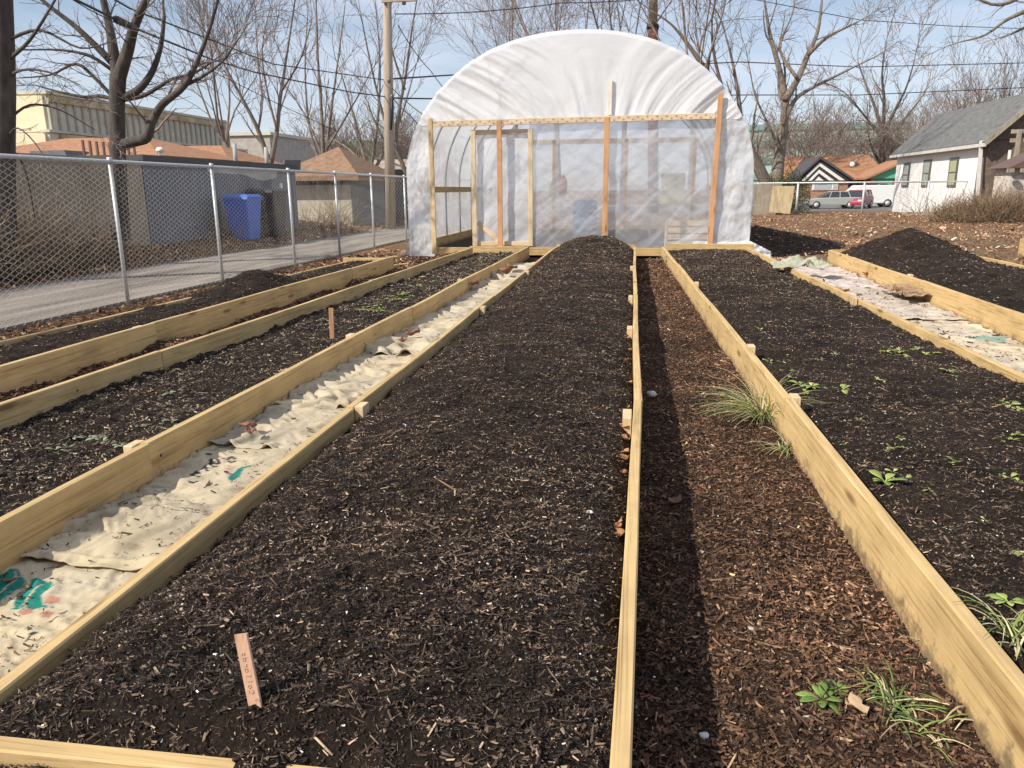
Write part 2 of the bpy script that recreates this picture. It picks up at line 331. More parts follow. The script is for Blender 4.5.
# ------------------------------------------------------------------ board lines (x as a function of y)
Z0 = .235
def lin(x0, y0, x1, y1): return lambda y: x0+(x1-x0)*(y-y0)/(y1-y0)
YE = 13.7
fR0 = lambda y: np.interp(y, [1, 1.7, 2.6, 3.55, 6, 9, 12.5, 14], [.004, .013, .020, .034, .022, .012, .004, 0])
fL1 = lin(-1.245, 1, -1.36, YE); fL2 = lin(-1.89, 1.9, -1.86, YE); fL3 = lin(-2.975, 3, -2.80, YE)
fL4 = lin(-3.40, 3.6, -3.42, 11); fL5 = lin(-4.35, 4.7, -4.15, 11)
fR1 = lin(.790, 1.3, .48, YE); fR2 = lin(2.10, 4.4, 1.90, YE); fR3 = lin(2.87, 6.4, 2.98, YE); fR4 = lin(4.62, 8, 4.72, YE)
TH = .038
def board(name, m, root, fx, y0, y1, z0, z1, joints=(), wob=.004, seed=0):
    """plank(s) on edge running along y, split at the joints"""
    cuts = [y0]+[j for j in joints if y0 < j < y1]+[y1]
    for k in range(len(cuts)-1):
        a, b_ = cuts[k]+(.003 if k else 0), cuts[k+1]; n = max(3, int((b_-a)/.5)); mb = MB(); ys = [a+(b_-a)*i/n for i in range(n+1)]
        dz = .006*math.sin(seed*3+k*5.1); c = .004; ring = []
        for y in ys:
            x = float(fx(y))+wob*math.sin(y*1.3+seed*2)+.004*((seed+k) % 2)
            zt = z1+dz+.003*math.sin(y*2.1+seed)
            ring.append([(x+p*TH/2-c*q, y, z) for p, q, z in ()] or
                        [(x+TH/2-c,y,z0),(x+TH/2,y,z0+c),(x+TH/2,y,zt-c),(x+TH/2-c,y,zt),(x-TH/2+c,y,zt),(x-TH/2,y,zt-c),(x-TH/2,y,z0+c),(x-TH/2+c,y,z0)])
        vs = [v for r_ in ring for v in r_]; fs = [(i*8+j, i*8+(j+1)%8, (i+1)*8+(j+1)%8, (i+1)*8+j) for i in range(n) for j in range(8)]
        fs += [tuple(range(7,-1,-1)), tuple(range(n*8, n*8+8))]; mb.add(vs, fs)
        mb.build('side_board', m, root)
def block(root, x, y, z1, w=.085, t=.04, mt=None):
    mb = MB(); mb.box(x-t/2, x+t/2, y-w/2, y+w/2, 0, z1); mb.build('joint_block', mt or W_Z, root, bevel=.003)
def xboard(root, x0, x1, y, z0, z1, name='end_board', m=None):
    MB().bar((x0, y, (z0+z1)/2), (x1, y, (z0+z1)/2), TH, z1-z0, (0,0,1), .004).build(name, m or W_X, root)
def screws(root, fx, side, pts):
    for y, z in pts:
        x = float(fx(y))+side*(TH/2+.001); MB().tube([(x-side*.004, y, z), (x+side*.0012, y, z)], .0065, 8).build('screw_head', BLACKC, root)

# main bed
bedA = thing('raised_bed', (-.6, 1.1, 0), 'middle raised timber bed heaped with bare compost, with a marker stake at its near end', 'raised bed', 'raised garden beds')
jA = [3.42, 9.0]
board('side_board', W_Y, bedA, fL1, 1.03, YE, .0, Z0, [3.22, 7.1, 11.0], seed=1)
board('side_board', W_Y, bedA, fR0, .98, YE, .0, Z0, [3.55, 7.4], seed=2)
MB().bar((-1.225, 1.033, Z0/2), (-.02, 1.055, Z0/2), TH, Z0, (0,0,1), .004).build('end_board', W_X, bedA); xboard(bedA, -1.36, .0, YE+.02, 0, .26)
for y in (3.27, 6.35, 9.3): block(bedA, fL1(y)+TH/2+.024, y, Z0+.012)
for y in (3.35, 5.6, 7.3, 10.2): block(bedA, float(fR0(y))-TH/2-.022, y, Z0-.01, .15 if y < 4 else .12)
screws(bedA, fL1, 1, [(1.9, .16), (2.35, .17), (2.95, .18), (3.1, .17), (4.4, .17)])
def hA(x, y):
    u = (x-fL1(y))/(fR0(y)-fL1(y)); c = np.clip(1-(2*u-1)**2, 0, 1)
    top = .118+.03*np.clip((y-6)/6, 0, 1)+.10*np.clip((y-10.5)/2.5, 0, 1)
    b = .165+.03*np.clip((1.9-y)/.9, 0, 1)+top*c**.8
    s_ = np.clip((1.13-y)/.07, 0, 1)
    b = b-.045*np.clip((u-.93)/.07, 0, 1)*(y > 1.6)-.02*np.clip((.07-u)/.07, 0, 1)
    b = b+.04*np.exp(-((x+.75)/.12)**2-((y-12.6)/.2)**2)
    b = b+clump(x, y)+.012*fbm(x*2.3, y*2.3, 9, 2); bump_ = np.exp(-((x+.62)/.075)**2)+.9*np.clip((x+.46)/.06, 0, 1)+.25*fbm(x*9, y*9, 77, 2)
    return b*(1-s_)+s_*(.205+.045*np.clip(bump_, -.2, 1)+.3*clump(x, y)-np.clip(1.0-y, 0, 1)*1.6)
field('compost_soil', [SOIL, CHIP], lambda y: fL1(y)+TH/2+.002, lambda y: fR0(y)-TH/2-.002, 0.93, YE, hA, 170000, SOILPAL, 1.0, label='dark mounded compost filling the middle bed', cat='soil')

# left bed
bedB = thing('raised_bed', (-2.4, 2, 0), 'raised timber bed with flat soil, dry litter and green patches, left of the sacks', 'raised bed', 'raised garden beds')
board('side_board', W_Y, bedB, fL2, 1.25, YE, 0, Z0, [2.62, 6.3, 10.1], seed=3)
board('side_board', W_Y, bedB, fL3, 2.2, YE-.4, 0, Z0, [4.35, 8.2], seed=4)
xboard(bedB, -2.9, -1.9, YE-.1, 0, Z0)
for y in (2.62, 5.0, 8.4): block(bedB, fL2(y)-TH/2-.022, y, Z0+.008)
screws(bedB, fL2, 1, [(1.95, .12), (2.05, .15), (2.55, .17), (2.69, .17), (5.1, .16)]); screws(bedB, fL3, 1, [(3.6, .17), (4.28, .17), (4.42, .17)])
def hB(x, y): return .135+.02*np.sin(x*3)+clump(x, y, 1.3, 31)+.02*fbm(x*2, y*2, 33, 2)
pB = ([(.03,.022,.018), (.07,.05,.038), (.16,.12,.08), (.32,.24,.16), (.47,.38,.27)], [24, 26, 26, 17, 7])
field('compost_soil', [SOIL, CHIP], lambda y: fL3(y)+TH/2+.002, lambda y: fL2(y)-TH/2-.002, 1.9, YE-.12, hB, 52000, pB, 1.45, dx=.016, dyk=.008, label='dark soil with pale dry litter in the bed left of the sacks', cat='soil')

# outer left bed
bedC = thing('raised_bed', (-3.9, 3.5, 0), 'raised timber bed nearest the chain link fence, its compost spilling against the fence', 'raised bed', 'raised garden beds')
board('side_board', W_Y, bedC, fL4, 2.6, 10.7, 0, .29, [5.0, 9.0], wob=.006, seed=5)
board('side_board', W_Y, bedC, fL5, 3.2, 10.7, 0, .21, [6.5], seed=6)
xboard(bedC, -4.16, -3.5, 10.72, 0, .27)
block(bedC, -3.475, 4.93, .28); block(bedC, -3.475, 10.6, .25)
def hC(x, y):
    u = (x-fL5(y))/(fL4(y)-fL5(y)); return .17+.05*np.sin(np.clip(u,0,1)*np.pi)+.17*np.exp(-((u-.25)/.35)**2-((y-7.7)/.55)**2)+.04*fbm(x*1.8, y*1.8, 40, 3)+clump(x, y, 1.3, 41)
field('compost_soil', [SOIL, CHIP], lambda y: fL5(y)-.08, lambda y: fL4(y)-TH/2-.002, 3.0, 10.7, hC, 20000, SOILPAL, 1.2, dx=.016, dyk=.008, label='dark lumpy compost in the bed nearest the chain link fence', cat='soil')

# right bed
bedD = thing('raised_bed', (1.4, 1.2, 0), 'wide raised timber bed dotted with pale green seedlings, right of the mulch path', 'raised bed', 'raised garden beds')
board('side_board', W_Y, bedD, fR1, .95, YE, -.02, Z0+.005, [3.62, 6.9, 10.4], wob=.003, seed=7)
board('side_board', W_Y, bedD, fR2, 3.6, YE, 0, Z0-.02, [6.6, 10.0], seed=8)
xboard(bedD, .56, 2.0, YE+.02, 0, .28)
for y in (3.68, 4.9, 8.3): block(bedD, fR1(y)+TH/2+.022, y, Z0+.012)
for y in (7.4, 10.4): block(bedD, fR2(y)-TH/2-.022, y, Z0-.01)
def hD(x, y): return .155+.03*np.sin(np.clip((x-fR1(y))/(fR2(y)-fR1(y)),0,1)*np.pi)+clump(x, y, 1.1, 51)+.02*fbm(x*2, y*2, 53, 2)-.02*np.exp(-((x-fR1(y)-.05)/.05)**2)
field('compost_soil', [SOIL, CHIP], lambda y: fR1(y)+TH/2+.002, lambda y: fR2(y)-TH/2-.002, 1.3, YE, hD, 110000, SOILPAL, 1.05, dx=.015, dyk=.008, label='dark soil around the seedlings in the bed right of the mulch path', cat='soil')

# far right bed with the heap
bedE = thing('raised_bed', (3.9, 6, 0), 'raised timber bed whose compost rises to a pointed heap, beyond the pale sheet strip', 'raised bed', 'raised garden beds')
board('side_board', W_Y, bedE, fR3, 5.4, 12.6, 0, .27, [8.4, 11.2], seed=9)
board('side_board', W_Y, bedE, fR4, 7.5, 12.6, 0, .27, [10.5], seed=10)
xboard(bedE, 2.99, 4.69, 12.62, 0, .27)
for y in (8.9, 11.6): block(bedE, fR3(y)+TH/2+.022, y, .285)
def hE(x, y):
    u = (x-fR3(y))/(fR4(y)-fR3(y))
    return .20+.10*np.sin(np.clip(u,0,1)*np.pi)+.34*np.clip(1-np.hypot((u-.45)/.55, (y-11.5)/1.25), 0, 1)+.05*np.exp(-((y-10.0)/1.2)**2)*np.sin(np.clip(u,0,1)*np.pi)+clump(x, y, 1.5, 61)+.02*fbm(x*2, y*2, 63, 2)
field('compost_soil', [SOIL, CHIP], lambda y: fR3(y)+TH/2+.002, lambda y: fR4(y)-TH/2-.002, 5.4, 12.6, hE, 22000, SOILPAL, 1.1, dx=.02, dyk=.007, label='dark compost heaped to a low peak in the far right bed', cat='soil')
bedF = thing('raised_bed', (6.7, 10, 0), 'pale timber raised bed with broad near board, at the right edge beyond the heap', 'raised bed', 'raised garden beds')
fF = lambda y: 6.55+0*y
board('side_board', W_Y, bedF, fF, 9.0, 14.6, 0, .33, [12.0], seed=12); board('side_board', W_Y, bedF, lambda y: 7.8+0*y, 9.0, 14.6, 0, .3, seed=13); xboard(bedF, 6.57, 7.8, 14.6, 0, .3)
field('compost_soil', [SOIL, CHIP], lambda y: 6.58+0*y, lambda y: 7.77+0*y, 9.0, 14.55, lambda x, y: .24+clump(x, y, 1, 71), 1500, SOILPAL, 1.3, dx=.04, dyk=.012, label='dark compost in the pale bed at the right edge', cat='soil')

# ------------------------------------------------------------------ paths
def hP(x, y): return .012+.02*fbm(x*3, y*3, 81, 3)+.010*fbm(x*40, y*40, 83, 3)
field('path', [MULCH, CHIP], lambda y: fR0(y)+TH/2-.01, lambda y: fR1(y)-TH/2+.01, .9, YE, lambda x, y: hP(x, y)+.035*np.exp(-((fR1(y)-x)/.07)**2), 76000, MULCHPAL, 1.55, dx=.010, kind='structure', wr=.6)
bpy.data.objects['path']['label'] = 'brown wood chip mulch path'
field('leaf_litter', [MULCH, LEAFM], lambda y: fL4(y)+TH/2, lambda y: fL3(y)-TH/2, 2.4, 13.3, lambda x, y: .12+.07*fbm(x*2, y*2, 91, 3)+.012*fbm(x*30, y*30, 93, 2), 14000,
      ([(.07,.04,.027), (.16,.085,.05), (.30,.16,.09), (.46,.28,.17)], [25, 35, 28, 12]), 2.2, kind='stuff', label='reddish brown dry leaves in the gap between the two left beds', cat='leaf litter', wr=.5)

# ------------------------------------------------------------------ ground
def ground_h(x, y): 
    return -.55*np.clip((y-42)/14, 0, 1)**2*(3-2*np.clip((y-42)/14, 0, 1))-.04
gx = np.concatenate([-np.geomspace(900, 6, 50), np.linspace(-5.9, 12, 120), np.geomspace(12.3, 900, 60)])
gy = np.concatenate([[-300, -60, -10, -3], np.linspace(0, 50, 260), np.geomspace(50.4, 1500, 70)])
GX, GY = np.meshgrid(gx, gy); near = (GX > -5.5) & (GX < 30) & (GY < 45) & (GY > 0)
GZ = ground_h(GX, GY)+np.where(near, .05*fbm(GX*.7, GY*.7, 3, 4), 0)+np.where((GX > 2.3) & (GY > 14) & (GY < 34), .10*(fbm(GX*.35, GY*.35, 5, 3)+.3), 0)*np.clip((GX-2.3)/2, 0, 1)
V = np.stack([GX, GY, GZ], 2).reshape(-1, 3); nc = len(gx); i = (np.arange(len(gy)-1)[:, None]*nc+np.arange(nc-1)[None, :]).ravel()
m, n, b = mat('leafy_ground'); v = vec(n, (1,1,1), False)
w1 = N(n, 'ShaderNodeTexNoise', Scale=9.0, Detail=8.0, Roughness=.75); w2 = N(n, 'ShaderNodeTexNoise', Scale=.35, Detail=5.0, Roughness=.6)
L(n, v, w1.inputs['Vector']); L(n, v, w2.inputs['Vector'])
ra = ramp(n, [(.33, (.07,.038,.022)), (.5, (.20,.11,.062)), (.68, (.40,.25,.145))]); L(n, w1.outputs['Fac'], ra.inputs[0])
rb = ramp(n, [(.35, (.12,.095,.06)), (.6, (.27,.22,.13))]); L(n, w1.outputs['Fac'], rb.inputs[0])
rc = ramp(n, [(.50, (0,0,0)), (.66, (1,1,1))]); L(n, w2.outputs['Fac'], rc.inputs[0])
mm = N(n, 'ShaderNodeMix', data_type='RGBA'); L(n, rc.outputs[0], mm.inputs[0]); L(n, ra.outputs[0], mm.inputs[6]); L(n, rb.outputs[0], mm.inputs[7])
L(n, mm.outputs[2], b.inputs['Base Color']); b.inputs['Roughness'].default_value = .95; b.inputs['Specular IOR Level'].default_value = .15
bp = N(n, 'ShaderNodeBump', Strength=1.0, Distance=.06); L(n, w1.outputs['Fac'], bp.inputs['Height']); L(n, bp.outputs[0], b.inputs['Normal'])
prop(link('ground', fastmesh('ground', V, np.stack([i, i+1, i+nc+1, i+nc], 1), mats=[m], smooth=True)), kind='structure')
def gz(x, y):
    near = (x > -5.5)*(x < 30)*(y < 45)*(y > 0)
    return ground_h(x, y)+np.where(near, .05*fbm(x*.7, y*.7, 3, 4), 0)+np.where((x > 2.3) & (y > 14) & (y < 34), .10*(fbm(x*.35, y*.35, 5, 3)+.3), 0)*np.clip((x-2.3)/2, 0, 1)
# leaves strewn over the plot on the right, the bank beyond the alley
def strew(name, n_, x0, x1, y0, y1, palette, lab, size=.05, zf=None, logd=True):
    y = logy(n_, y0, y1) if logd else nr.uniform(y0, y1, n_); x = nr.uniform(x0, x1, n_); ln = nr.lognormal(math.log(size), .35, n_)
    keep = fbm(x*.8, y*.8, 15, 3) > nr.uniform(-.7, .25, n_); x, y, ln = x[keep], y[keep], ln[keep]; k = len(x)
    V, Q, C = chips(k, x, y, (zf or gz)(x, y)+.012+nr.uniform(0, .02, k), ln*1.2, ln*nr.uniform(.4, .9, k), pal(k, *palette), .5, .25)
    prop(link(name, fastmesh(name, V, Q, None, C, [LEAFM])), lab, 'leaf litter', None, 'stuff')
LP = ([(.10,.055,.033), (.27,.145,.08), (.46,.27,.155), (.64,.45,.30)], [18, 34, 32, 16])
strew('fallen_leaves', 34000, 2.3, 34, 13.8, 42, LP, 'brown fallen leaves carpeting the open ground beyond the right beds')
strew('fallen_leaves', 6000, 2.1, 9, 6.5, 14.5, LP, 'fallen leaves on the soil strips between the right beds', .045)
strew('fallen_leaves', 3000, -5.4, -2.9, 10.9, 16, LP, 'brown litter on the ground beside the greenhouse and fence', .045)
def strew_s(n_, x0, x1, y0, y1, lab):
    y = logy(n_, y0, y1); x = nr.uniform(x0, x1, n_); ln = nr.lognormal(math.log(.02), .5, n_); V, Q, C = chips(n_, x, y, gz(x, y)+.01, ln*1.4, ln*nr.uniform(.2, .8, n_), pal(n_, *MULCHPAL), .4, .3)
    prop(link('soil_litter', fastmesh('soil_litter', V, Q, None, C, [LEAFM])), lab, 'litter', None, 'stuff')
strew_s(26000, -5.7, -4.1, 2.8, 14, 'dark bark crumbs on the strip of ground along the chain link fence')
strew_s(16000, 1.9, 12, 6, 20, 'bark crumbs on the soil between and beyond the right beds')
# alley
m, n, b = mat('alley_surface'); v = vec(n, (3,.25,1), False); w1 = N(n, 'ShaderNodeTexNoise', Scale=1.0, Detail=7.0, Roughness=.65); L(n, v, w1.inputs['Vector'])
w3 = N(n, 'ShaderNodeTexNoise', Scale=40.0, Detail=3.0); L(n, vec(n, (1,1,1), False), w3.inputs['Vector'])
r = ramp(n, [(.34, (.12,.10,.085)), (.5, (.24,.205,.175)), (.66, (.36,.315,.27))]); L(n, w1.outputs['Fac'], r.inputs[0]); r3 = ramp(n, [(.3, (.8,.8,.8)), (.7, (1.1,1.1,1.1))]); L(n, w3.outputs['Fac'], r3.inputs[0])
m2 = N(n, 'ShaderNodeMix', data_type='RGBA', blend_type='MULTIPLY'); m2.inputs[0].default_value = 1; L(n, r.outputs[0], m2.inputs[6]); L(n, r3.outputs[0], m2.inputs[7]); L(n, m2.outputs[2], b.inputs['Base Color']); b.inputs['Roughness'].default_value = .9
ALLEY = m
MB().box(-8.2, -5.75, -5, 44, -.2, .0).build('road', ALLEY)
prop(bpy.data.objects['road'], 'cracked pale alley behind the chain link fence', None, None, 'structure')
strew('fallen_leaves', 7000, -10.5, -8.1, 5, 26, LP, 'reddish leaves banked along the far side of the alley', .06, zf=lambda x, y: np.clip((-8.2-x)*.12, -.02, .3)+.0*y)
g_ = MB()
for a in range(40):
    pass
bx = np.linspace(-12, -8.15, 24); by = np.linspace(2, 45, 130); BX, BY = np.meshgrid(bx, by); BZ = np.clip((-8.2-BX)*.12, -.02, .3)+.04*fbm(BX*1.5, BY*1.5, 8, 3)-.01
i = (np.arange(len(by)-1)[:, None]*24+np.arange(23)[None, :]).ravel()
prop(link('bank', fastmesh('bank', np.stack([BX, BY, BZ], 2).reshape(-1, 3), np.stack([i, i+1, i+25, i+24], 1), mats=[bpy.data.materials['leafy_ground']], smooth=True)), kind='structure')

# far street
ROADM = flat('street_asphalt', (.14,.14,.14), .9, .2, 2)
MB().box(-60, 120, 66, 84, -.75, -.58).build('road', ROADM); prop(bpy.data.objects['road.001'], 'grey street beyond the lot where cars are parked', None, None, 'structure')
MB().box(-60, 120, 84, 85.6, -.75, -.45).build('pavement', flat('pavement_concrete', (.38,.37,.34), .9)); prop(bpy.data.objects['pavement'], kind='structure')

# ------------------------------------------------------------------ burlap sacks
def inpoly(x, y, p):
    r = np.zeros(x.shape, bool); n = len(p)
    for i in range(n):
        x0, y0 = p[i]; x1, y1 = p[(i+1) % n]
        c = ((y0 > y) != (y1 > y)) & (x < (x1-x0)*(y-y0)/(y1-y0+1e-12)+x0); r ^= c
    return r
def segd(x, y, a, b):
    dx, dy = b[0]-a[0], b[1]-a[1]; t = np.clip(((x-a[0])*dx+(y-a[1])*dy)/(dx*dx+dy*dy+1e-12), 0, 1); return np.hypot(x-a[0]-t*dx, y-a[1]-t*dy)
def px2w(pts, z=.09): return [tuple(G(a, b, z)[:2]) for a, b in pts]
def z64(pts, ox=0, oy=560, s=6.4): return px2w([(ox+a/s, oy+b/s) for a, b in pts])
TEAL = (.025,.22,.175); PINK = (.46,.23,.17); INK = (.05,.05,.055); CREAM = (.54,.455,.31)
def drape(X, Y, Z, ex, floor, xmin, xmax, its=240, bend=.35):
    # relax a sheet that is larger than the strip it lies in, so it buckles into creases
    P_ = np.stack([X, Y, Z], 2).astype(np.float64); ny, nx = X.shape
    K = [((0, 1), .5, 1.0), ((1, 0), .5, 1.0), ((1, 1), .3, 1.0), ((1, -1), .3, 1.0), ((0, 2), .5*bend, 1.0), ((2, 0), .5*bend, 1.0), ((0, 4), .5*bend*.6, .995), ((4, 0), .5*bend*.6, .995)]
    cons = []
    for (di, dj), w, f in K:
        a = (slice(0, ny-di), slice(max(0, -dj), nx-max(0, dj))); b = (slice(di, ny), slice(max(0, dj), nx+min(0, dj)))
        d = np.hypot(X[b]-X[a], Y[b]-Y[a])*(1+.5*(ex[a]+ex[b]))*f; cons.append((a, b, w, d))
    V_ = np.zeros_like(P_)
    for it in range(its):
        P0 = P_.copy(); P_ = P_+V_; P_[:, :, 2] -= .000012
        acc = np.zeros_like(P_); cnt = np.zeros((ny, nx, 1))
        for a, b, w, d in cons:
            D = P_[b]-P_[a]; L_ = np.linalg.norm(D, axis=2, keepdims=True)+1e-9; C_ = D*(.5*w*(L_-d[:, :, None])/L_); acc[a] += C_; acc[b] -= C_; cnt[a] += w; cnt[b] += w
        P_ = P_+acc*1.6/np.maximum(cnt, .3)
        P_[:, :, 2] = np.clip(P_[:, :, 2], floor, floor+.13); P_[:, :, 0] = np.clip(P_[:, :, 0], xmin, xmax); P_[:, :, 1] = np.clip(P_[:, :, 1], Y.min(), Y.max()); V_ = (P_-P0)*.86
    return P_
def sack(name, x0f, x1f, y0, y1, zb, seed, label, d=.007, folds=8, amp=.03, prints=(), base=(.53,.445,.30), group=None, rug=1.0, yn=None):
    rr = random.Random(seed); ny = int((y1-y0)/d); nx = int((x1f(y0)-x0f(y0))/d)
    yy = np.linspace(y0, y1, ny); uu = np.linspace(0, 1, nx); YY = np.repeat(yy[:, None], nx, 1)
    XX = x0f(YY)+(x1f(YY)-x0f(YY))*uu[None, :]
    e = .03
    YY = YY+(uu[None, :]-.5)*.0+e*fbm(XX*5, YY*0+seed, seed, 3)*np.where(np.abs(YY-y0) < .1, 1, np.where(np.abs(YY-y1) < .1, 1, 0))
    wx_ = XX+.03*fbm(XX*4, YY*4, seed+7, 2); wy_ = YY+.03*fbm(XX*4, YY*4, seed+8, 2)
    Z = zb+amp*.35*fbm(XX*3, YY*3, seed, 2)+rug*.0016*fbm(XX*45, YY*45, seed+3, 2)
    msk = np.clip(fbm(XX*2.3, YY*2.3, seed+50, 2)*2.2+.45, .12, 1)
    for sc_, am in ((5.0, .62), (10.5, .34), (21, .15)):
        f1, f2 = cell(wx_*sc_+wy_*sc_*.35, wy_*sc_*.8-wx_*sc_*.3, seed+int(sc_)); Z += msk*amp*am*(np.clip(f2-f1, 0, .55)*1.5-.35*f1)
    for k in range(folds):
        cx = rr.uniform(float(x0f(y0)), float(x1f(y0))); cy = rr.uniform(y0, y1); an = rr.uniform(-.5, 1.3) if k % 3 else rr.uniform(0, math.pi); ln = rr.uniform(.10, .30); w = rr.uniform(.014, .030)
        ca_, sa_ = math.cos(an), math.sin(an); bend = rr.uniform(-2.5, 2.5); t_ = (XX-cx)*ca_+(YY-cy)*sa_; sd = -(XX-cx)*sa_+(YY-cy)*ca_+bend*t_*t_+.012*fbm(XX*8, YY*8, seed+k, 2)
        env = np.clip(1-(t_/ln)**2, 0, 1)**.5; hgt = rr.uniform(.35, 1.0)*amp
        Z += env*hgt*np.where(sd > 0, np.exp(-sd/(w*2.2)), np.exp(-(sd/.011)**2))
    hem = np.exp(-(((YY-y0)-.016)/.007)**2); Z += .008*hem
    if name == 'burlap_sack' or name == 'cloth_sheet':
        m2_ = np.clip(fbm(XX*2.6, YY*1.8, seed+60, 2)*2.6+(.62 if seed > 1 else .35), 0, 1)
        ex = .006+(.035 if seed == 1 else .05 if seed == 3 else .125 if name == 'burlap_sack' else .05)*min(1, rug+.1)*m2_
        Zi = zb+.012+(Z-zb)*.45+.026*msk*fbm(XX*6+YY*2, YY*6-XX*2, seed+61, 3, .6)+.003*fbm(XX*26, YY*26, seed+62, 2)
        PP = drape(XX, YY, Zi, ex, zb-.008, XX[:, :1]-.004+0*XX, XX[:, -1:]+.004+0*XX)
    # edges fold down
    eu = np.minimum(uu, 1-uu)[None, :]; ey = np.minimum(YY-y0, y1-YY)
    Z = Z-.03*np.exp(-np.clip(ey, 0, 9)/.012)
    st_ = np.clip(fbm(XX*2.6, YY*2.6, seed+40, 3)*1.6+.3, 0, 1)[:, :, None]; C = (np.array(base)*(1-st_*.5)+np.array((.36,.33,.28))*st_*.5)*np.ones_like(XX)[:, :, None]*(1+.25*fbm(XX*6, YY*6, seed+20, 4)+.10*fbm(XX*60, YY*60, seed+21, 2))[:, :, None]
    spk = vn(XX*90, YY*90, seed+22) > .93; C[spk] *= .65
    dirt = np.clip(fbm(XX*9, YY*9, seed+25, 4)-.25, 0, 1)[:, :, None]*1.6; C = C*(1-dirt)+np.array((.22,.16,.11))*dirt
    for kind, dat, col in prints:
        if kind == 'poly': mk = inpoly(XX, YY, dat)
        elif kind == 'line': mk = np.min([segd(XX, YY, dat[0][i], dat[0][i+1]) for i in range(len(dat[0])-1)], axis=0) < dat[1]
        mk = mk & (vn(XX*170, YY*170, 5) < .9); C[mk] = np.array(col)*(1+.2*fbm(XX*40, YY*40, 7, 2))[mk][:, None]
    V = np.stack([XX, YY, Z], 2)
    if name in ('burlap_sack', 'cloth_sheet'): V = PP; V[:, :, 2] += .008*hem
    V = V.reshape(-1, 3); i = (np.arange(ny-1)[:, None]*nx+np.arange(nx-1)[None, :]).ravel(); Q = np.stack([i, i+1, i+nx+1, i+nx], 1)
    o = link(name, fastmesh(name, V, Q, None, np.clip(C, 0, 1).reshape(-1, 3), [CLOTH], smooth=True)); prop(o, label, 'sack', group)
    sm = o.modifiers.new('thickness', 'SOLIDIFY'); sm.thickness = .004; sm.offset = -1
    return o
def ell(cx, cy, rx, ry, an=0, z=.09):  # in zoom coords
    pts = [(cx+rx*math.cos(t)*math.cos(an)-ry*math.sin(t)*math.sin(an), cy+rx*math.cos(t)*math.sin(an)+ry*math.sin(t)*math.cos(an)) for t in np.linspace(0, 2*math.pi, 16, endpoint=False)]
    return z64(pts)
t1 = z64([(-30,100),(30,75),(70,55),(115,62),(165,120),(150,150),(95,170),(55,205),(10,235),(-40,260)])
t1b = z64([(-60,285),(90,285),(88,235),(130,190),(175,160),(200,112),(255,110),(330,122),(348,148),(290,172),(262,215),(268,255),(300,275),(345,278),(210,290),(90,288)])
pr1 = [('poly', t1, TEAL), ('poly', t1b, TEAL), ('line', (z64([(-10,190),(40,150),(90,120),(100,75)]), .0035), CREAM), ('line', (z64([(160,275),(165,230),(215,175),(270,140)]), .0035), CREAM),
       ('poly', ell(332,235,52,26,-.2), PINK), ('poly', ell(162,303,50,20,-.1), PINK), ('poly', ell(292,325,52,24,-.15), PINK),
       ('line', (z64([(160,490),(195,462),(230,455)]), .004), INK), ('line', (z64([(310,375),(365,345)]), .004), INK), ('line', (z64([(380,320),(425,298)]), .003), INK)]
fs0 = lambda y: fL2(y)+TH/2+.004; fs1 = lambda y: fL1(y)-TH/2-.004
SG = 'coffee sacks laid along the strip between beds'
def z128(pts): return px2w([(180+a/12.8, 430+b/12.8) for a, b in pts], .10)
pr2 = [('poly', z128([(610,600),(640,560),(720,500),(800,455),(808,490),(760,550),(680,630),(630,640)]), TEAL), ('line', (z128([(830,470),(890,450)]), .006), TEAL)]
for pl in ([(700,350),(660,335),(610,345),(600,375),(650,395),(700,380)], [(400,370),(440,365),(500,395),(450,410),(400,385)], [(380,400),(450,410),(500,400)], [(380,410),(420,445),(470,440)], [(400,370),(380,420)],
           [(290,480),(310,440),(345,490)], [(285,480),(350,470)], [(150,545),(190,590),(240,600),(280,570)], [(200,520),(160,560)], [(120,660),(180,665),(240,640)], [(200,510),(250,525)], [(560,350),(520,360)], [(450,690),(470,680)], [(350,325),(400,325)]):
    pr2.append(('line', (z128(pl), .0055), INK))
pr2.append(('line', (z128([(570,485),(600,490),(620,510)]), .008), (.55,.22,.22)))
def z17(pts): return px2w([(325+a/17.07, 360+b/17.07) for a, b in pts], .11)
pr3 = []
for pl in ([(310,340),(350,360),(340,325)], [(370,335),(400,360),(410,330),(370,335)], [(440,355),(470,325)], [(500,325),(520,365)], [(540,340),(590,350),(560,380)], [(430,250),(465,245)]):
    pr3.append(('line', (z17(pl), .008), INK))
sack('burlap_sack', fs0, fs1, 1.15, 2.02, .085, 1, 'tan coffee sack printed with teal leaves and pink dots, nearest in the strip', .0055, 14, .022, pr1, group=SG, rug=.6)
sack('burlap_sack', fs0, fs1, 1.93, 2.42, .105, 2, 'plain creased tan sack overlapping the sack with teal leaves', .006, 20, .040, [], group=SG)
sack('burlap_sack', fs0, fs1, 2.30, 3.14, .095, 3, 'crumpled tan sack with black lettering and a short teal stripe', .006, 22, .034, pr2, group=SG, rug=.8)
sack('burlap_sack', fs0, fs1, 3.04, 3.75, .105, 4, 'rumpled greyish sack with a small black stamp beside the cream joint block', .0075, 26, .042, pr3, (.49,.42,.30), group=SG)
sack('burlap_sack', fs0, fs1, 3.65, 5.1, .10, 5, 'pale wrinkled sack just beyond the stamped sack in the strip', .010, 34, .042, [], group=SG)
sack('burlap_sack', fs0, fs1, 5.0, 6.9, .10, 6, 'wrinkled pale sack strewn with reddish leaves, midway to the greenhouse', .013, 36, .04, [], (.49,.42,.30), group=SG)
sack('burlap_sack', fs0, fs1, 6.8, 9.4, .09, 8, 'faded sack farther along the strip towards the greenhouse', .018, 20, .035, [], (.47,.40,.29), group=SG)
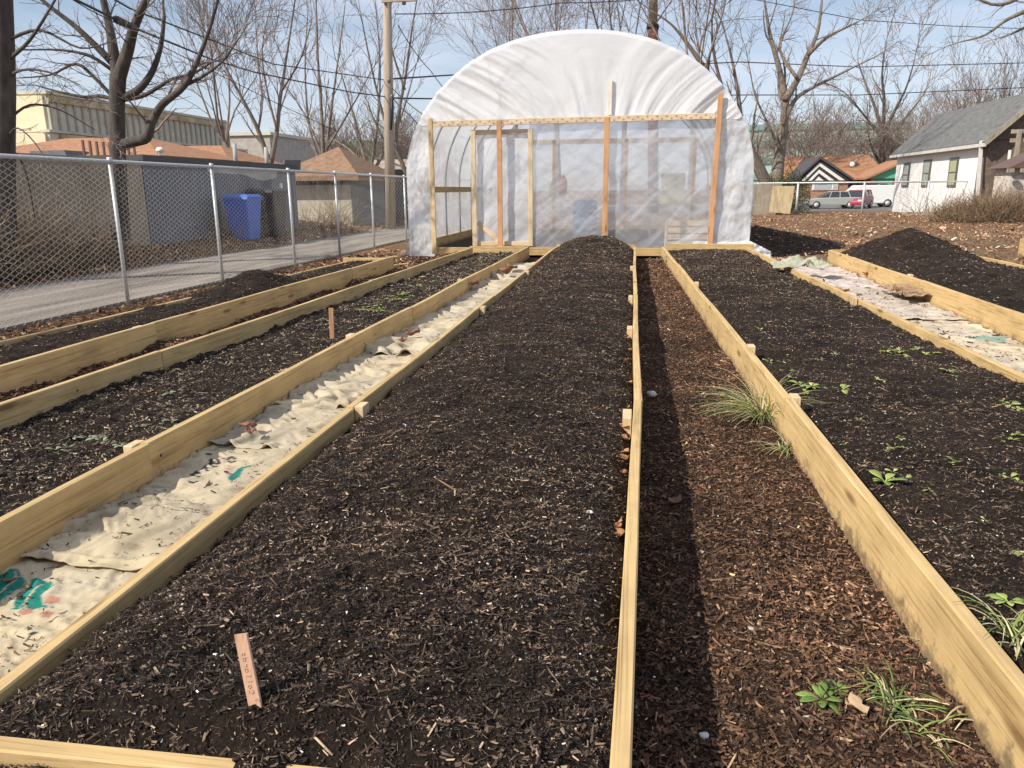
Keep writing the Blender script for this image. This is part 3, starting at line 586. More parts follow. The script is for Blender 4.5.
sack('burlap_sack', fs0, fs1, 9.3, 12.2, .08, 9, 'farthest faded sack in the strip, before the greenhouse sill', .022, 20, .04, [], (.50,.435,.32), group=SG)
field('soil_strip', [MULCH, CHIP], lambda y: fs0(y)-.004, lambda y: fs1(y)+.004, 1.1, YE, lambda x, y: .03+clump(x, y, 1, 3), 2500, MULCHPAL, 1.3, dx=.02, dyk=.012, kind='structure')
gs0 = lambda y: fR2(y)+TH/2+.01; gs1 = lambda y: fR3(y)-TH/2-.01
SG2 = 'pale cloth sheets in the right strip'
sack('cloth_sheet', gs0, gs1, 4.3, 7.2, .075, 21, 'pale cream sheet nearest the right edge between the two right beds', .013, 26, .03, [('poly', [(2.55,6.2),(2.75,6.1),(2.8,6.25),(2.6,6.4)], (.22,.34,.28))], (.58,.49,.36), SG2)
sack('cloth_sheet', gs0, gs1, 7.1, 9.3, .09, 22, 'whitish wrinkled sheet beside the crumpled brown sack', .016, 24, .04, [], (.54,.46,.38), SG2)
sack('cloth_sheet', gs0, gs1, 9.2, 11.9, .08, 23, 'pinkish white sheet farthest along the right strip', .02, 22, .04, [], (.55,.46,.42), SG2)
for o in list(bpy.data.objects):
    if o.name.startswith('cloth_sheet'): o['category'] = 'cloth sheet'
sack('burlap_sack', lambda y: 2.62+0*y, lambda y: 3.12+0*y, 8.0, 8.8, .17, 25, 'crumpled brown sack bunched against the broad board of the right strip', .012, 10, .055, [], (.34,.23,.14), rug=1.6)
field('soil_strip', [MULCH, LEAFM], lambda y: fR2(y)+TH/2, lambda y: fR3(y)-TH/2, 4.0, YE, lambda x, y: .02+clump(x, y, 1, 3), 5000, LP, 3, dx=.04, dyk=.012, kind='structure', wr=.5)
# rag over the board
pr_ = G(806, 266, .24)
sack('rag', lambda y: pr_.x-.42+0*y, lambda y: pr_.x+.30+0*y, pr_.y-.12, pr_.y+.22, .255, 27, 'pale green rag draped over the board end of the right bed', .012, 9, .05, [], (.36,.37,.27), rug=1.5)
bpy.data.objects['rag']['category'] = 'rag'
# crumbs of bark and leaf that blew onto the sacks
def crumbs(n_, xl, xr, y0, y1, z, size, lab):
    y = logy(n_, y0, y1); x = xl(y)+(xr(y)-xl(y))*nr.uniform(.02, .98, n_); keep = fbm(x*4, y*4, 99, 3)+.9*np.abs((x-xl(y))/(xr(y)-xl(y))-.5) > nr.uniform(-.2, .9, n_); x, y = x[keep], y[keep]; k = len(x)
    dep = bpy.context.evaluated_depsgraph_get(); zz = np.full(k, z)
    for o in [o for o in bpy.data.objects if o.name.split('.')[0] in ('burlap_sack', 'cloth_sheet')]:
        me = o.data; co = np.empty(len(me.vertices)*3); me.vertices.foreach_get('co', co); co = co.reshape(-1, 3); a0, a1 = co[:, 1].min(), co[:, 1].max()
        ii = np.where((y > a0+.02) & (y < a1-.02))[0]
        if len(ii) == 0: continue
        q = 60; key = {}
        gx_ = np.floor(co[:, 0]*q).astype(int); gy_ = np.floor(co[:, 1]*q).astype(int)
        for a_, b_, z_ in zip(gx_, gy_, co[:, 2]):
            if z_ > key.get((a_, b_), -9): key[(a_, b_)] = z_
        for t in ii:
            z_ = key.get((int(math.floor(x[t]*q)), int(math.floor(y[t]*q))))
            if z_ is not None: zz[t] = max(zz[t], z_)
    ln = nr.lognormal(math.log(size), .5, k); V, Q, C = chips(k, x, y, zz+.003, ln, ln*nr.uniform(.2, .7, k), pal(k, [(.05,.03,.02), (.16,.09,.055), (.28,.17,.10), (.10,.07,.05)], [30, 30, 20, 20]), .3, .3)
    prop(link('debris', fastmesh('debris', V, Q, None, C, [LEAFM])), lab, 'debris', None, 'stuff')
crumbs(5200, fs0, fs1, 1.2, 12, .05, .009, 'dark crumbs of bark and leaf scattered over the coffee sacks')
crumbs(3500, gs0, gs1, 4.4, 12, .05, .018, 'dark crumbs scattered over the pale sheets in the right strip')

# ------------------------------------------------------------------ greenhouse
GY0 = 14.3; GYB = 22.6
gl = P(408, 200, GY0).x; gr = P(752, 200, GY0).x; XC = (gl+gr)/2; GA = (gr-gl)/2; GT = P(590, 30, GY0).z; ZS = 1.35
gh = thing('greenhouse', (XC, GY0, 0), 'hoop greenhouse wrapped in white plastic film with an orange and pale timber end wall', 'greenhouse')
def prof(x):  # roof height at x
    u = np.clip(np.abs(np.asarray(x, float)-XC)/GA, 0, 1); return ZS+(GT-ZS)*(1-u**2.15)**(1/2.0)
def hoop_pts(y, inset=0.0, n=40):
    pts = []
    a = GA-inset
    pts += [Vector((XC-a, y, 0)), Vector((XC-a, y, ZS*.5))]
    for t in np.linspace(-1, 1, n):
        s = math.sin(t*math.pi/2); u = abs(s); z = ZS+(GT-inset-ZS)*(max(0, 1-u**2.15))**.5; pts.append(Vector((XC+a*s, y, z)))
    pts += [Vector((XC+a, y, ZS*.5)), Vector((XC+a, y, 0))]
    return pts
for k in range(7):
    y = GY0+.03+(GYB-GY0-.06)*k/6; MB().tube(hoop_pts(y, .05), .021, 8).build('hoop', STEEL, gh, True)
# cover
pr = hoop_pts(0, 0, 70); ny = 150; VV = []
seg = np.array([[p.x, p.z] for p in pr]); 
# densify straight legs
def dens(a, b_, n): return [a+(b_-a)*i/n for i in range(n)]
pp = dens(seg[0], seg[2], 14)+[s for s in seg[2:-2]]+dens(seg[-3], seg[-1], 14)[1:]+[seg[-1]]; pp = np.array(pp); na = len(pp)
ys = np.linspace(GY0, GYB, ny); arc = np.cumsum(np.r_[0, np.hypot(*np.diff(pp, axis=0).T)])
nrm = np.stack([-(np.gradient(pp[:, 1])), np.gradient(pp[:, 0])], 1); nrm /= np.linalg.norm(nrm, axis=1)[:, None]
AA, YY = np.meshgrid(arc, ys); hp = (GYB-GY0)/6
sagv = -.025*np.sin(((YY-GY0)/hp % 1)*np.pi)
wrk = .03*fbm(YY*1.2+AA*.6, AA*1.8, 5, 3)+.02*(1-np.abs(fbm(YY*2.2-AA*1.5, AA*1.1+YY, 6, 3)))
low = np.clip(1-np.minimum(AA, arc[-1]-AA)/1.7, 0, 1)
dsp = sagv+wrk*(.25+1.6*low)-.012
VX = pp[None, :, 0]+nrm[None, :, 0]*dsp; VZ = np.maximum(pp[None, :, 1]+nrm[None, :, 1]*dsp, 0)
flare = np.clip(1-VZ/.25, 0, 1)**2*.12*np.sign(VX-XC)*(.5+vn(YY*3, AA*0, 3)); VX = VX+flare
V = np.stack([VX, YY, VZ], 2).reshape(-1, 3); i = (np.arange(ny-1)[:, None]*na+np.arange(na-1)[None, :]).ravel()
link('cover', fastmesh('cover', V, np.stack([i, i+1, i+na+1, i+na], 1), mats=[FILM_SIDE], smooth=True), gh)
# end wall films
def sheet(name, m, x0, x1, zlo, zhi, y, wf, nx=120, nz=90, parent=gh):
    u = np.linspace(0, 1, nx); w = np.linspace(0, 1, nz); UU, WW = np.meshgrid(u, w); X = x0+(x1-x0)*UU
    zl = zlo(X) if callable(zlo) else zlo+0*X; zh = zhi(X) if callable(zhi) else zhi+0*X; Z = zl+(zh-zl)*WW
    Yv = y+wf(X, Z)
    V = np.stack([X, Yv, Z], 2).reshape(-1, 3); i = (np.arange(nz-1)[:, None]*nx+np.arange(nx-1)[None, :]).ravel()
    return link(name, fastmesh(name, V, np.stack([i, i+1, i+nx+1, i+nx], 1), mats=[m], smooth=True), parent)
HZ = P(607, 121, GY0).z
pxX = lambda px, py: P(px, py, GY0).x
XL = pxX(434, 180); XR = pxX(713, 170); XM = pxX(606, 180); XO = pxX(501, 180); XD0 = pxX(475, 200); XD1 = pxX(531, 200)
def w_up(x, z):
    # folds pulled from the header up to the arch, slanting more towards the sides
    sl_ = (x-XC-.5)*.55; s = x - sl_*(z-HZ)
    lf = np.clip((XC-.2-x)/1.5, 0, 1)
    f = .042*fbm(s*5.5, z*.5+2, 14, 3)+.10*lf*np.abs(fbm((x*.55+z*.95)*5.2, (x-z)*.45, 18, 2))+.025*fbm(s*11, z*.8, 15, 2)*np.clip(1.2-(z-HZ), .2, 1)
    f += .02*np.clip(1-(prof(x)-z)/.05, 0, 1)
    return f-.03
sheet('upper_film', FILM_UP, XC-GA+.02, XC+GA-.02, lambda x: np.minimum(HZ-.02, prof(x)-.01), lambda x: prof(x)+.012, GY0-.05, w_up, 260, 110)
def w_lo(x, z): return -.012+.022*fbm((x*.8+z)*3.4, (x-z)*1.0, 24, 3)+.02*(1-np.abs(fbm((x*.6-z)*3.0, (x+z)*.7, 27, 3)))
sheet('lower_film', FILM_LO, XD1-.02, XR, .04, HZ-.02, GY0-.045, w_lo, 220, 130)
def w_sd(x, z): return -.02+.05*fbm((x+z*.5)*3.2, (z-x)*2.2, 34, 4)
sheet('side_film', FILM_SIDE, XC-GA+.01, XL, 0.0, lambda x: np.minimum(HZ, prof(x)), GY0-.04, w_sd, 60, 120)
sheet('side_film', FILM_SIDE, XR, XC+GA-.01, 0.0, lambda x: np.minimum(P(714, 95, GY0).z+.3, prof(x)), GY0-.045, w_sd, 70, 140)
sheet('film_skirt', FILM_SIDE, XR-.3, XC+GA+.35, .02, lambda x: .30-.5*np.clip(x-(XC+GA), 0, .5), GY0-.25, lambda x, z: .15*z/.3+.12*fbm(x*4, z*6, 44, 3), 60, 12)
# timber of the end wall
yf = GY0-.09
def stud(x, z0, z1, m, w=.085, y=yf-.045, name='stud', lean=0.0):
    MB().bar((x, y, z0), (x+lean, y, z1), w, .04, (0,1,0), .003).build(name, m, gh)
stud(XL, .05, HZ+.10, W_Z, .088); stud(XO, .12, HZ+.03, ST_Z, .088); stud(XM, .12, HZ+.05, ST_Z, .088); stud(XR, .12, P(714, 94, GY0).z, ST_Z, .088, lean=.05)
stud(pxX(610, 100), HZ+.09, P(610, 80, GY0).z, wood('pale_strip', 2, (.84,.79,.68), (.74,.66,.52), .2), .075, GY0-.095)
MB().bar((XL+.04, yf-.035, HZ), (XR-.03, yf-.035, HZ+.035), .04, .10, (0,0,1), .003).build('header_beam', PL_X, gh)
mb = MB()
for k in range(60):
    x = XL+.1+(XR-XL-.2)*k/59; z = HZ+.035*k/59+.02*(-1)**k; mb.box(x-.012, x+.012, yf-.060, yf-.0562, z-.007, z+.007)
mb.build('staples', flat('rust_staple', (.35,.12,.08)), gh)
MB().bar((XL, yf+.01, .10), (XC+GA-.2, yf+.01, .10), .04, .14, (0,0,1), .003).build('sill_board', W_X, gh)
# sliding door
yd = GY0-.02; ZD1 = HZ-.11
for x_ in (XD0, XD1): MB().bar((x_, yd-.05, .2), (x_, yd-.05, ZD1), .085, .035, (0,1,0), .003).build('door_stile', PL_Z, gh)
MB().bar((XD0+.045, yd, .24), (XD1-.045, yd, .24), .035, .085, (0,0,1), .003).build('door_rail', PL_X, gh); MB().bar((XD0+.045, yd, ZD1-.04), (XD1-.045, yd, ZD1-.04), .035, .085, (0,0,1), .003).build('door_rail', PL_X, gh)
MB().bar((XD0+.05, yd+.03, .62), (XD0+.47, yd+.03, .26), .03, .09, (0,0,1), .003).build('door_brace', PL_X, gh)
sheet('door_film', FILM_DOOR, XD0, XD1, .2, ZD1, yd+.03, lambda x, z: .02*fbm((x-.8*z)*3, (x+z)*.9, 54, 3), 70, 130)
# back wall
sheet('back_film', FILM_LO, XC-GA+.02, XC+GA-.02, .02, lambda x: prof(x), GYB+.02, w_lo, 80, 60)
for px in (554, 626, 694): MB().bar((P(px, 170, GYB-.05).x, GYB-.05, 0), (P(px, 170, GYB-.05).x, GYB-.05, 2.55), .09, .04, (0,1,0)).build('stud', ST_Z, gh)
MB().bar((XC-GA+.5, GYB-.05, 2.5), (XC+GA-.5, GYB-.05, 2.5), .04, .13, (0,0,1)).build('header_beam', PL_X, gh)
MB().bar((XC-GA+.3, GYB-.05, .1), (XC+GA-.3, GYB-.05, .1), .04, .2, (0,0,1)).build('sill_board', W_X, gh)
for s_ in (-1, 1):
    MB().bar((XC+s_*(GA-.09), GY0+.3, 1.22), (XC+s_*(GA-.09), GYB-.1, 1.22), .035, .12, (0,0,1)).build('side_rail', W_Y, gh)
    MB().bar((XC+s_*(GA-.06), GY0+.02, .12), (XC+s_*(GA-.06), GYB-.1, .12), .035, .22, (0,0,1)).build('side_sill', W_Y, gh)
MB().box(XC-GA+.16, XC-GA+.40, GY0+.35, GY0+.45, 1.15, 1.4).build('board_scrap', W_X, gh)
MB().tube([(XC-GA+.2, GY0+1.5, GT-1.15), (XC-GA+1.2, GY0+2.0, GT-1.35), (XC+GA-.9, GY0+2.2, GT-1.2)], .012, 6).build('cross_pipe', STEEL, gh)
# things inside, seen through the film
fb = MB(); fb.box(XC-GA+.3, XC+GA-.3, GY0+.2, GYB-.2, .0, .10); prop(fb.build('soil_floor', SOIL), kind='structure')
def drum(x, y, r, h, m, name, lab, cat):
    mb = MB(); n = 9; prof_ = [(r*.92, 0), (r, .05), (r, h*.33), (r*1.03, h*.35), (r, h*.37), (r, h*.64), (r*1.03, h*.66), (r, h*.68), (r, h-.04), (r*.9, h)]
    k = 20; vs = [(x+a*math.cos(2*math.pi*j/k), y+a*math.sin(2*math.pi*j/k), .1+z) for a, z in prof_ for j in range(k)]
    fs = [(i*k+j, i*k+(j+1)%k, (i+1)*k+(j+1)%k, (i+1)*k+j) for i in range(len(prof_)-1) for j in range(k)]+[tuple(range((len(prof_)-1)*k, len(prof_)*k))]
    mb.add(vs, fs); o = mb.build(name, m, smooth=True); prop(o, lab, cat)
p = P(585, 215, 19.5); drum(p.x, 19.5, .3, .85, flat('blue_plastic', (.16,.24,.40), .5), 'plastic_drum', 'blue drum dimly seen through the clear film by the middle stud', 'drum')
def slump(x, y, z, rx, ry, rz_, m, name, lab, cat, s=0):
    k, n = 14, 9; vs = []
    for i in range(n):
        a = math.pi*i/(n-1)-math.pi/2
        for j in range(k):
            t = 2*math.pi*j/k; q = 1+.16*math.sin(3*t+s+i)+.1*math.sin(5*t-s); vs.append((x+rx*math.cos(a)*math.cos(t)*q, y+ry*math.cos(a)*math.sin(t)*q, z+rz_*(math.sin(a)+1)))
    mb = MB(); mb.add(vs, [(i*k+j, i*k+(j+1)%k, (i+1)*k+(j+1)%k, (i+1)*k+j) for i in range(n-1) for j in range(k)]); prop(mb.build(name, m, smooth=True), lab, cat)
p = P(563, 190, 17.5); slump(p.x, 17.5, p.z-.2, .09, .08, .26, flat('red_cloth', (.40,.17,.13)), 'hanging_bag', 'red bag hanging dimly behind the clear film beside the pale door post', 'bag', 1)
p = P(553, 188, 17.2); slump(p.x, 17.2, p.z-.25, .08, .07, .2, flat('yellow_cloth', (.50,.45,.22)), 'hanging_bag', 'yellow bag hanging dimly behind the clear film next to the red bag', 'bag', 2)
# wood stack, low right
cr_ = thing('crate', (P(688, 240, 15.6).x, 15.6, .1), 'low slatted timber crate standing behind the clear film at the right stud', 'crate')
cx = cr_.location.x
for k in range(4): MB().box(cx-.42, cx+.42, 15.3, 15.34, .12+k*.13, .22+k*.13).build('slat', PL_X, cr_)
for s_ in (-1, 1): MB().box(cx+s_*.43-.02, cx+s_*.43+.02, 15.3, 15.9, .1, .62).build('side_panel', PL_Z, cr_)
# pale board stand inside
ch = thing('folding_table', (P(672, 200, 19.0).x, 19.0, .1), 'pale table with a propped cream panel, dimly seen through the film at right', 'table')
cx = ch.location.x
MB().box(cx-.55, cx+.55, 18.7, 19.3, .82, .86).build('table_top', flat('cream_top', (.7,.66,.52)), ch)
for a in (-.5, .5):
    for b_ in (18.74, 19.26): MB().box(cx+a-.02, cx+a+.02, b_-.02, b_+.02, .1, .82).build('leg', STEEL, ch)
MB().box(cx-.26, cx+.3, 19.2, 19.23, .86, 1.55).build('propped_panel', bpy.data.materials['cream_top'], ch)

# compost pile right of greenhouse
def pile(name, cx, cy, rx, ry, h, lab, m=SOIL, seed=0, n=60, nch=7000, palette=SOILPAL):
    th = np.linspace(0, 2*np.pi, n, endpoint=False); rs = np.linspace(0, 1, 26); V = []
    for r_ in rs:
        for t in th:
            x = cx+rx*r_*math.cos(t); y = cy+ry*r_*math.sin(t); V.append((x, y, float(gz(np.array(x), np.array(y)))-.06+h*(1-r_)**1.0+.12*h*float(fbm(x*2.5, y*2.5, seed, 3))+.08))
    V = np.array(V); V[-n:, 2] -= .14; Q = np.array([(i*n+j, i*n+(j+1)%n, (i+1)*n+(j+1)%n, (i+1)*n+j) for i in range(25) for j in range(n)])
    rr_ = np.sqrt(nr.uniform(0, 1, nch)); tt = nr.uniform(0, 2*np.pi, nch); xx = cx+rx*rr_*np.cos(tt); yy = cy+ry*rr_*np.sin(tt); zz = gz(xx, yy)+.03+h*(1-rr_)
    ln = nr.lognormal(math.log(.03), .4, nch); V2, Q2, C2 = chips(nch, xx, yy, zz, ln, ln*.5, pal(nch, *palette))
    o = link(name, fastmesh(name, np.concatenate([V, V2]), np.concatenate([Q, Q2+len(V)]), np.r_[np.zeros(len(Q)), np.ones(nch*2)], np.concatenate([np.full((len(V),3), .03), C2]), [m, CHIP], smooth=False)); prop(o, lab, 'soil pile')
pile('compost_pile', gr+.55, 17.4, 1.75, 2.6, .45, 'dark compost pile slumped against the side of the greenhouse', m=MULCH, seed=4)

# ------------------------------------------------------------------ chain link fence
FX0, FY0, FX1, FY1 = -5.62, 2.0, -5.48, 40.0
fxf = lambda y: FX0+(FX1-FX0)*(y-FY0)/(FY1-FY0)
FH = 1.53
cf = thing('chain_link_fence', (FX0, 8, 0), 'galvanised chain link fence with round posts along the pale alley', 'fence')
postY = [G(px, py)[1] for px, py in ((118,300), (232,280), (305,263), (353,255), (389,249))]
ps = [4.95, 7.9, 9.98, 12.3, 14.3, 16.6]; ps = [3.1, 5.5]+list(np.array([7.82, 9.87, 12.2, 14.2, 16.2, 18.6, 21, 23.4, 25.8, 28.2, 30.6, 33, 35.4, 37.8]))
for y in ps: MB().tube([(fxf(y), y, -.1), (fxf(y), y, FH+.0)], .022, 10).tube([(fxf(y), y, FH-.02), (fxf(y), y, FH+.045)], [.030, .027], 10).build('post', STEEL, cf, True)
MB().tube([(fxf(FY0), FY0, FH), (fxf(FY1), FY1, FH)], .021, 10).build('top_rail', STEEL, cf, True)
def linkmesh(x_of, y0, y1, z0, z1, pitch, r, off=0.0, horiz=False):
    n = int((y1-y0)/pitch); nz_ = int((z1-z0)/(pitch*.5)); k = 3
    V = []; Q = []
    z = z0+np.arange(nz_+1)*(pitch*.5)
    base = 0; Vs = []; Qs = []
    for i in range(n):
        ph = (np.arange(nz_+1)+i) % 2
        s = y0+(i+ph)*pitch+0.0  # zigzag one cell wide
        s = y0+i*pitch+ph*pitch*1.0-(i % 2)*0
        x = x_of(s)+.004*(1-2*ph)+off
        c = np.stack([x, s, z], 1) if not horiz else np.stack([s, x, z], 1)
        ring = []
        for j in range(k):
            a = 2*math.pi*j/k; d = np.array([math.cos(a)*r, math.sin(a)*r, 0]); 
            d = d if not horiz else d; ring.append(c+d)
        R = np.stack(ring, 1).reshape(-1, 3); Vs.append(R)
        q = [(a*k+j, a*k+(j+1)%k, (a+1)*k+(j+1)%k, (a+1)*k+j) for a in range(nz_) for j in range(k)]
        Qs.append(np.array(q)+base); base += len(R)
    return np.concatenate(Vs), np.concatenate(Qs)
V, Q = linkmesh(fxf, 2.0, 17.0, .02, FH+.01, .056, .0021, .03); link('mesh', fastmesh('mesh', V, Q, mats=[WIREM]), cf)
V, Q = linkmesh(fxf, 17.0, 38.0, .02, FH+.01, .112, .0024, .03); link('mesh', fastmesh('mesh', V, Q, mats=[WIREM]), cf)
# right/far fence
ff = thing('chain_link_fence', (14, 40, 0), 'distant chain link fence crossing the lot in front of the white house', 'fence')
fyy = 39.0
xa = P(757, 200, fyy).x; xb = P(1060, 200, fyy).x; ZR = P(900, 182, fyy).z
for px in (757, 797, 863, 927, 1008, 1050):
    p = P(px, 200, fyy); MB().tube([(p.x, fyy, -.2), (p.x, fyy, ZR+.04)], .05, 8).build('post', STEEL, ff, True)
MB().tube([(xa, fyy, ZR), (xb, fyy, ZR)], .035, 8).build('top_rail', STEEL, ff, True)
V, Q = linkmesh(lambda s: fyy+0*s, xa, xb, .0, ZR, .14, .0035, 0, True); link('mesh', fastmesh('mesh', V, Q, mats=[WIREM]), ff)
# gate frame at right
gt = thing('gate', (P(1012, 210, 36).x, 36, 0), 'grey pipe gate frame leaning in front of the brush mound at right', 'gate')
a = P(1003, 217, 36); b_ = P(1010, 150, 36); MB().tube([a, b_], .06, 8).build('post', flat('pale_post', (.55,.52,.48)), gt, True)
MB().tube([P(1006, 217, 35.8), P(1008, 194, 35.8), P(1040, 193, 35.8), P(1040, 217, 35.8)], .04, 8).build('gate_frame', STEEL, gt, True)

# ------------------------------------------------------------------ trees
def grow(mb, p, d, ln, r, lv, rg, up=.06, spread=.75, kids=(6,5,4), wand=.13, rmin=.004, start=.25):
    n = 5 if lv else 4; pts = [Vector(p)]; rad = [r]; d = Vector(d).normalized()
    for i in range(n):
        d = (d+Vector((rg.gauss(0, wand), rg.gauss(0, wand), rg.gauss(0, wand)+up))).normalized()
        pts.append(pts[-1]+d*ln/n); rad.append(max(rmin*.7, r*(1-.72*(i+1)/n)))
    mb.tube(pts, rad, 6 if r > .05 else (4 if r > .018 else 3), cap=False)
    if lv > 0: kidsfrom(mb, pts, rad, ln, lv, rg, up, spread, kids, wand, rmin, start)
def kidsfrom(mb, pts, rad, ln, lv, rg, up, spread, kids, wand, rmin, start=.25):
    k = kids[min(len(kids)-1, len(kids)-lv)] if lv <= len(kids) else kids[0]
    for j in range(k):
        t = start+(1-start)*(j+rg.random())/k; t = min(.999, t)*(len(pts)-1); i = int(t); f_ = t-i
        p = pts[i].lerp(pts[i+1], f_); ax = (pts[i+1]-pts[i]).normalized(); r0 = rad[i]*(1-f_)+rad[i+1]*f_
        rv = Vector((rg.gauss(0,1), rg.gauss(0,1), rg.gauss(0,1))); side = (rv-ax*rv.dot(ax)).normalized()
        a = spread*rg.uniform(.6, 1.25); dd = ax*math.cos(a)+side*math.sin(a)
        grow(mb, p, dd, ln*rg.uniform(.42, .68), max(rmin, min(r0*rg.uniform(.32, .55), ln*.02)), lv-1, rg, up, spread, kids, wand, rmin, .2)
def auto_tree(name, base, h, r, seed, label, spread=.6, trunk=.3, limbs=6, kids=(6,5,5), lv=3, group=None, cat='tree', bark=BARK, fork=.45, up=.07, rmin=.010, twig=TWIG):
    rg = random.Random(seed); t = thing(name, base, label, cat, group); b = Vector(base); top = b+Vector((rg.uniform(-.3,.3), 0, h*trunk))
    tb = MB(); tb.tube([b-Vector((0,0,.3)), b+Vector((0,0,.1)), b.lerp(top, .5), top], [r*1.35, r*1.1, r*.92, r*.8], 10); 
    cb = MB()
    for j in range(limbs):
        az = 2*math.pi*(j+rg.random()*.6)/limbs; d = Vector((math.cos(az)*math.sin(fork), math.sin(az)*math.sin(fork), math.cos(fork)))
        if j == 0: d = Vector((0,0,1))
        grow(cb, top-Vector((0,0,.15*h*trunk*rg.random())), d, h*(1-trunk)*rg.uniform(.75, 1.0), r*rg.uniform(.3, .48), lv, rg, up, spread, kids, .12, rmin)
    tb.build('trunk', bark, t, True); cb.build('crown', twig, t, False); return t
def limb_tree(name, Yd, trunk, limbs, seed, label, px_r=1.0, lv=2, kids=(6,6,5), spread=.8, bark=BARK, rmin=.006, depth=.5, group=None, twig=TWIG, up=.03, klen=.55, extra=None):
    """trunk: px path with px radius; limbs: px paths (x, y, r) each drifting in depth"""
    rg = random.Random(seed); pxm = lambda y: 1/ F*math.hypot(Yd, 0)*1.02
    def W(path, dy0, dy1, tp=.45):
        n = len(path); out = []; rad = []
        for i, (x, y, r) in enumerate(path):
            Yv = Yd+dy0+(dy1-dy0)*i/(n-1); out.append(P(x, y, Yv)); rad.append(max(.004, r*Yv/F*(1-tp*i/(n-1))))
        # smooth
        q = []; qr = []
        for i in range(n-1):
            p0 = out[max(0, i-1)]; p1 = out[i]; p2 = out[i+1]; p3 = out[min(n-1, i+2)]
            for k in range(4):
                s = k/4; q.append(.5*((2*p1)+(p2-p0)*s+(2*p0-5*p1+4*p2-p3)*s*s+(3*p1-p0-3*p2+p3)*s**3)); qr.append(rad[i]+(rad[i+1]-rad[i])*s)
        q.append(out[-1]); qr.append(rad[-1]); return q, qr
    q, qr = W(trunk, 0, 0, 0); t = thing(name, q[0], label, 'tree', group); tb = MB(); tb.tube(q, qr, 12); cb = MB()
    for l in limbs:
        dz = rg.uniform(-1, 1)*depth*Yd*.12; q, qr = W(l, 0, dz); tb.tube(q, qr, 7)
        e_ = (q[-1]-q[-2]).normalized(); grow(cb, q[-1], e_, klen*1.2*sum((q[i+1]-q[i]).length for i in range(len(q)-1)), qr[-1], lv+1, rg, up, spread, kids, .13, rmin, .1); ll = sum((q[i+1]-q[i]).length for i in range(len(q)-1)); kidsfrom(cb, q, qr, ll*klen, lv+1, rg, up, spread, kids, .13, rmin, .12)
    tb.build('trunk', bark, t, True); cb.build('crown', twig, t); return t
# the two near alley trees
limb_tree('bare_tree', 12.0, [(121,240,10),(119,205,9),(118,160,8),(117,110,7.5),(118,75,8)],
  [[(118,80,7),(113,50,6),(108,20,5),(96,-25,4),(80,-70,3)], [(119,78,7),(128,50,6.5),(134,28,6),(146,0,5.5),(160,-35,4)], [(121,145,6),(135,141,6),(147,137,6),(152,122,5.5),(163,104,5),(185,85,4.5),(200,55,3.5),(214,15,2.5),(222,-20,2)],
   [(122,98,4.5),(138,90,4.5),(152,72,4),(161,45,3.5),(164,16,3)], [(112,62,4),(95,45,3.8),(75,26,3.4),(48,5,3),(20,-20,2)], [(112,70,2),(90,56,2),(60,50,1.7),(20,50,1.3)], [(114,98,2.2),(95,78,2),(76,64,2),(50,75,1.5),(18,78,1)],
   [(116,100,2.2),(100,96,2.2),(85,97,2),(60,92,1.8),(35,85,1.2)], [(122,100,2.4),(145,95,2.4),(170,80,2.2),(196,72,2),(214,60,1.4)], [(185,85,2.2),(200,78,2),(222,62,1.6),(238,40,1)]],
  5, 'bare spreading tree with heavy crooked low limbs, behind the fence beside the grey garage', lv=1, kids=(12,8,6), spread=.75, bark=BARKD, rmin=.005, klen=.42)
limb_tree('bare_tree', 9.5, [(5,330,14),(4,250,13),(3,160,12),(4,80,11),(2,0,10),(0,-80,9)],
  [[(8,120,1.6),(30,105,1.5),(60,110,1.2),(95,130,.8)], [(8,60,2.4),(30,40,2),(55,0,1.6),(70,-30,1)], [(8,40,2),(40,30,1.8),(80,48,1.4),(110,42,.9)], [(6,150,1.3),(20,158,1.3),(30,190,1.1),(35,220,.8)], [(6,140,1.2),(18,128,1),(40,150,.9),(58,190,.7)], [(3,80,2),(22,70,1.6),(48,72,1.4),(80,85,.8)], [(2,0,5),(30,-30,4),(60,-60,3)]],
  6, 'thick dark bare trunk with wispy suckers, cut by the left picture edge', lv=1, kids=(10,7,5), spread=.7, bark=BARKD, rmin=.003, klen=.3)
# multi stem tree over garage
limb_tree('bare_tree', 26, [(272,215,3.60),(271,180,3.60),(270,160,3.31)],
  [[(269,162,2.88),(258,130,2.45),(243,100,2.02),(222,60,1.44),(205,20,0.86)], [(271,162,2.88),(277,130,2.45),(280,100,2.16),(286,60,1.58),(295,0,1.15),(300,-40,0.72)], [(258,130,1.44),(262,100,1.30),(258,60,1.01),(255,10,0.72)], [(277,130,1.44),(268,95,1.15),(262,50,0.86),(272,0,0.65)], [(282,90,1.30),(300,60,1.01),(312,20,0.72)]],
  8, 'pale forked bare tree rising behind the grey garage', lv=1, kids=(14,8,5), spread=.5, rmin=.008, up=.1, klen=.5)
limb_tree('bare_tree', 34, [(324,215,2.88),(323,180,2.59)], [[(324,180,2.45),(322,120,1.87),(318,60,1.44),(316,0,1.01),(314,-40,0.72)], [(324,178,2.16),(330,120,1.58),(338,60,1.15),(345,5,0.72)], [(323,170,1.58),(310,130,1.44),(305,70,1.15),(308,10,0.72)], [(324,160,1.44),(305,115,1.15),(285,85,0.86)], [(326,150,1.44),(350,110,1.08),(372,70,0.72)]],
  9, 'tall narrow bare tree behind the brown hip roof', lv=1, kids=(14,8,5), spread=.5, rmin=.010, up=.1, klen=.45)
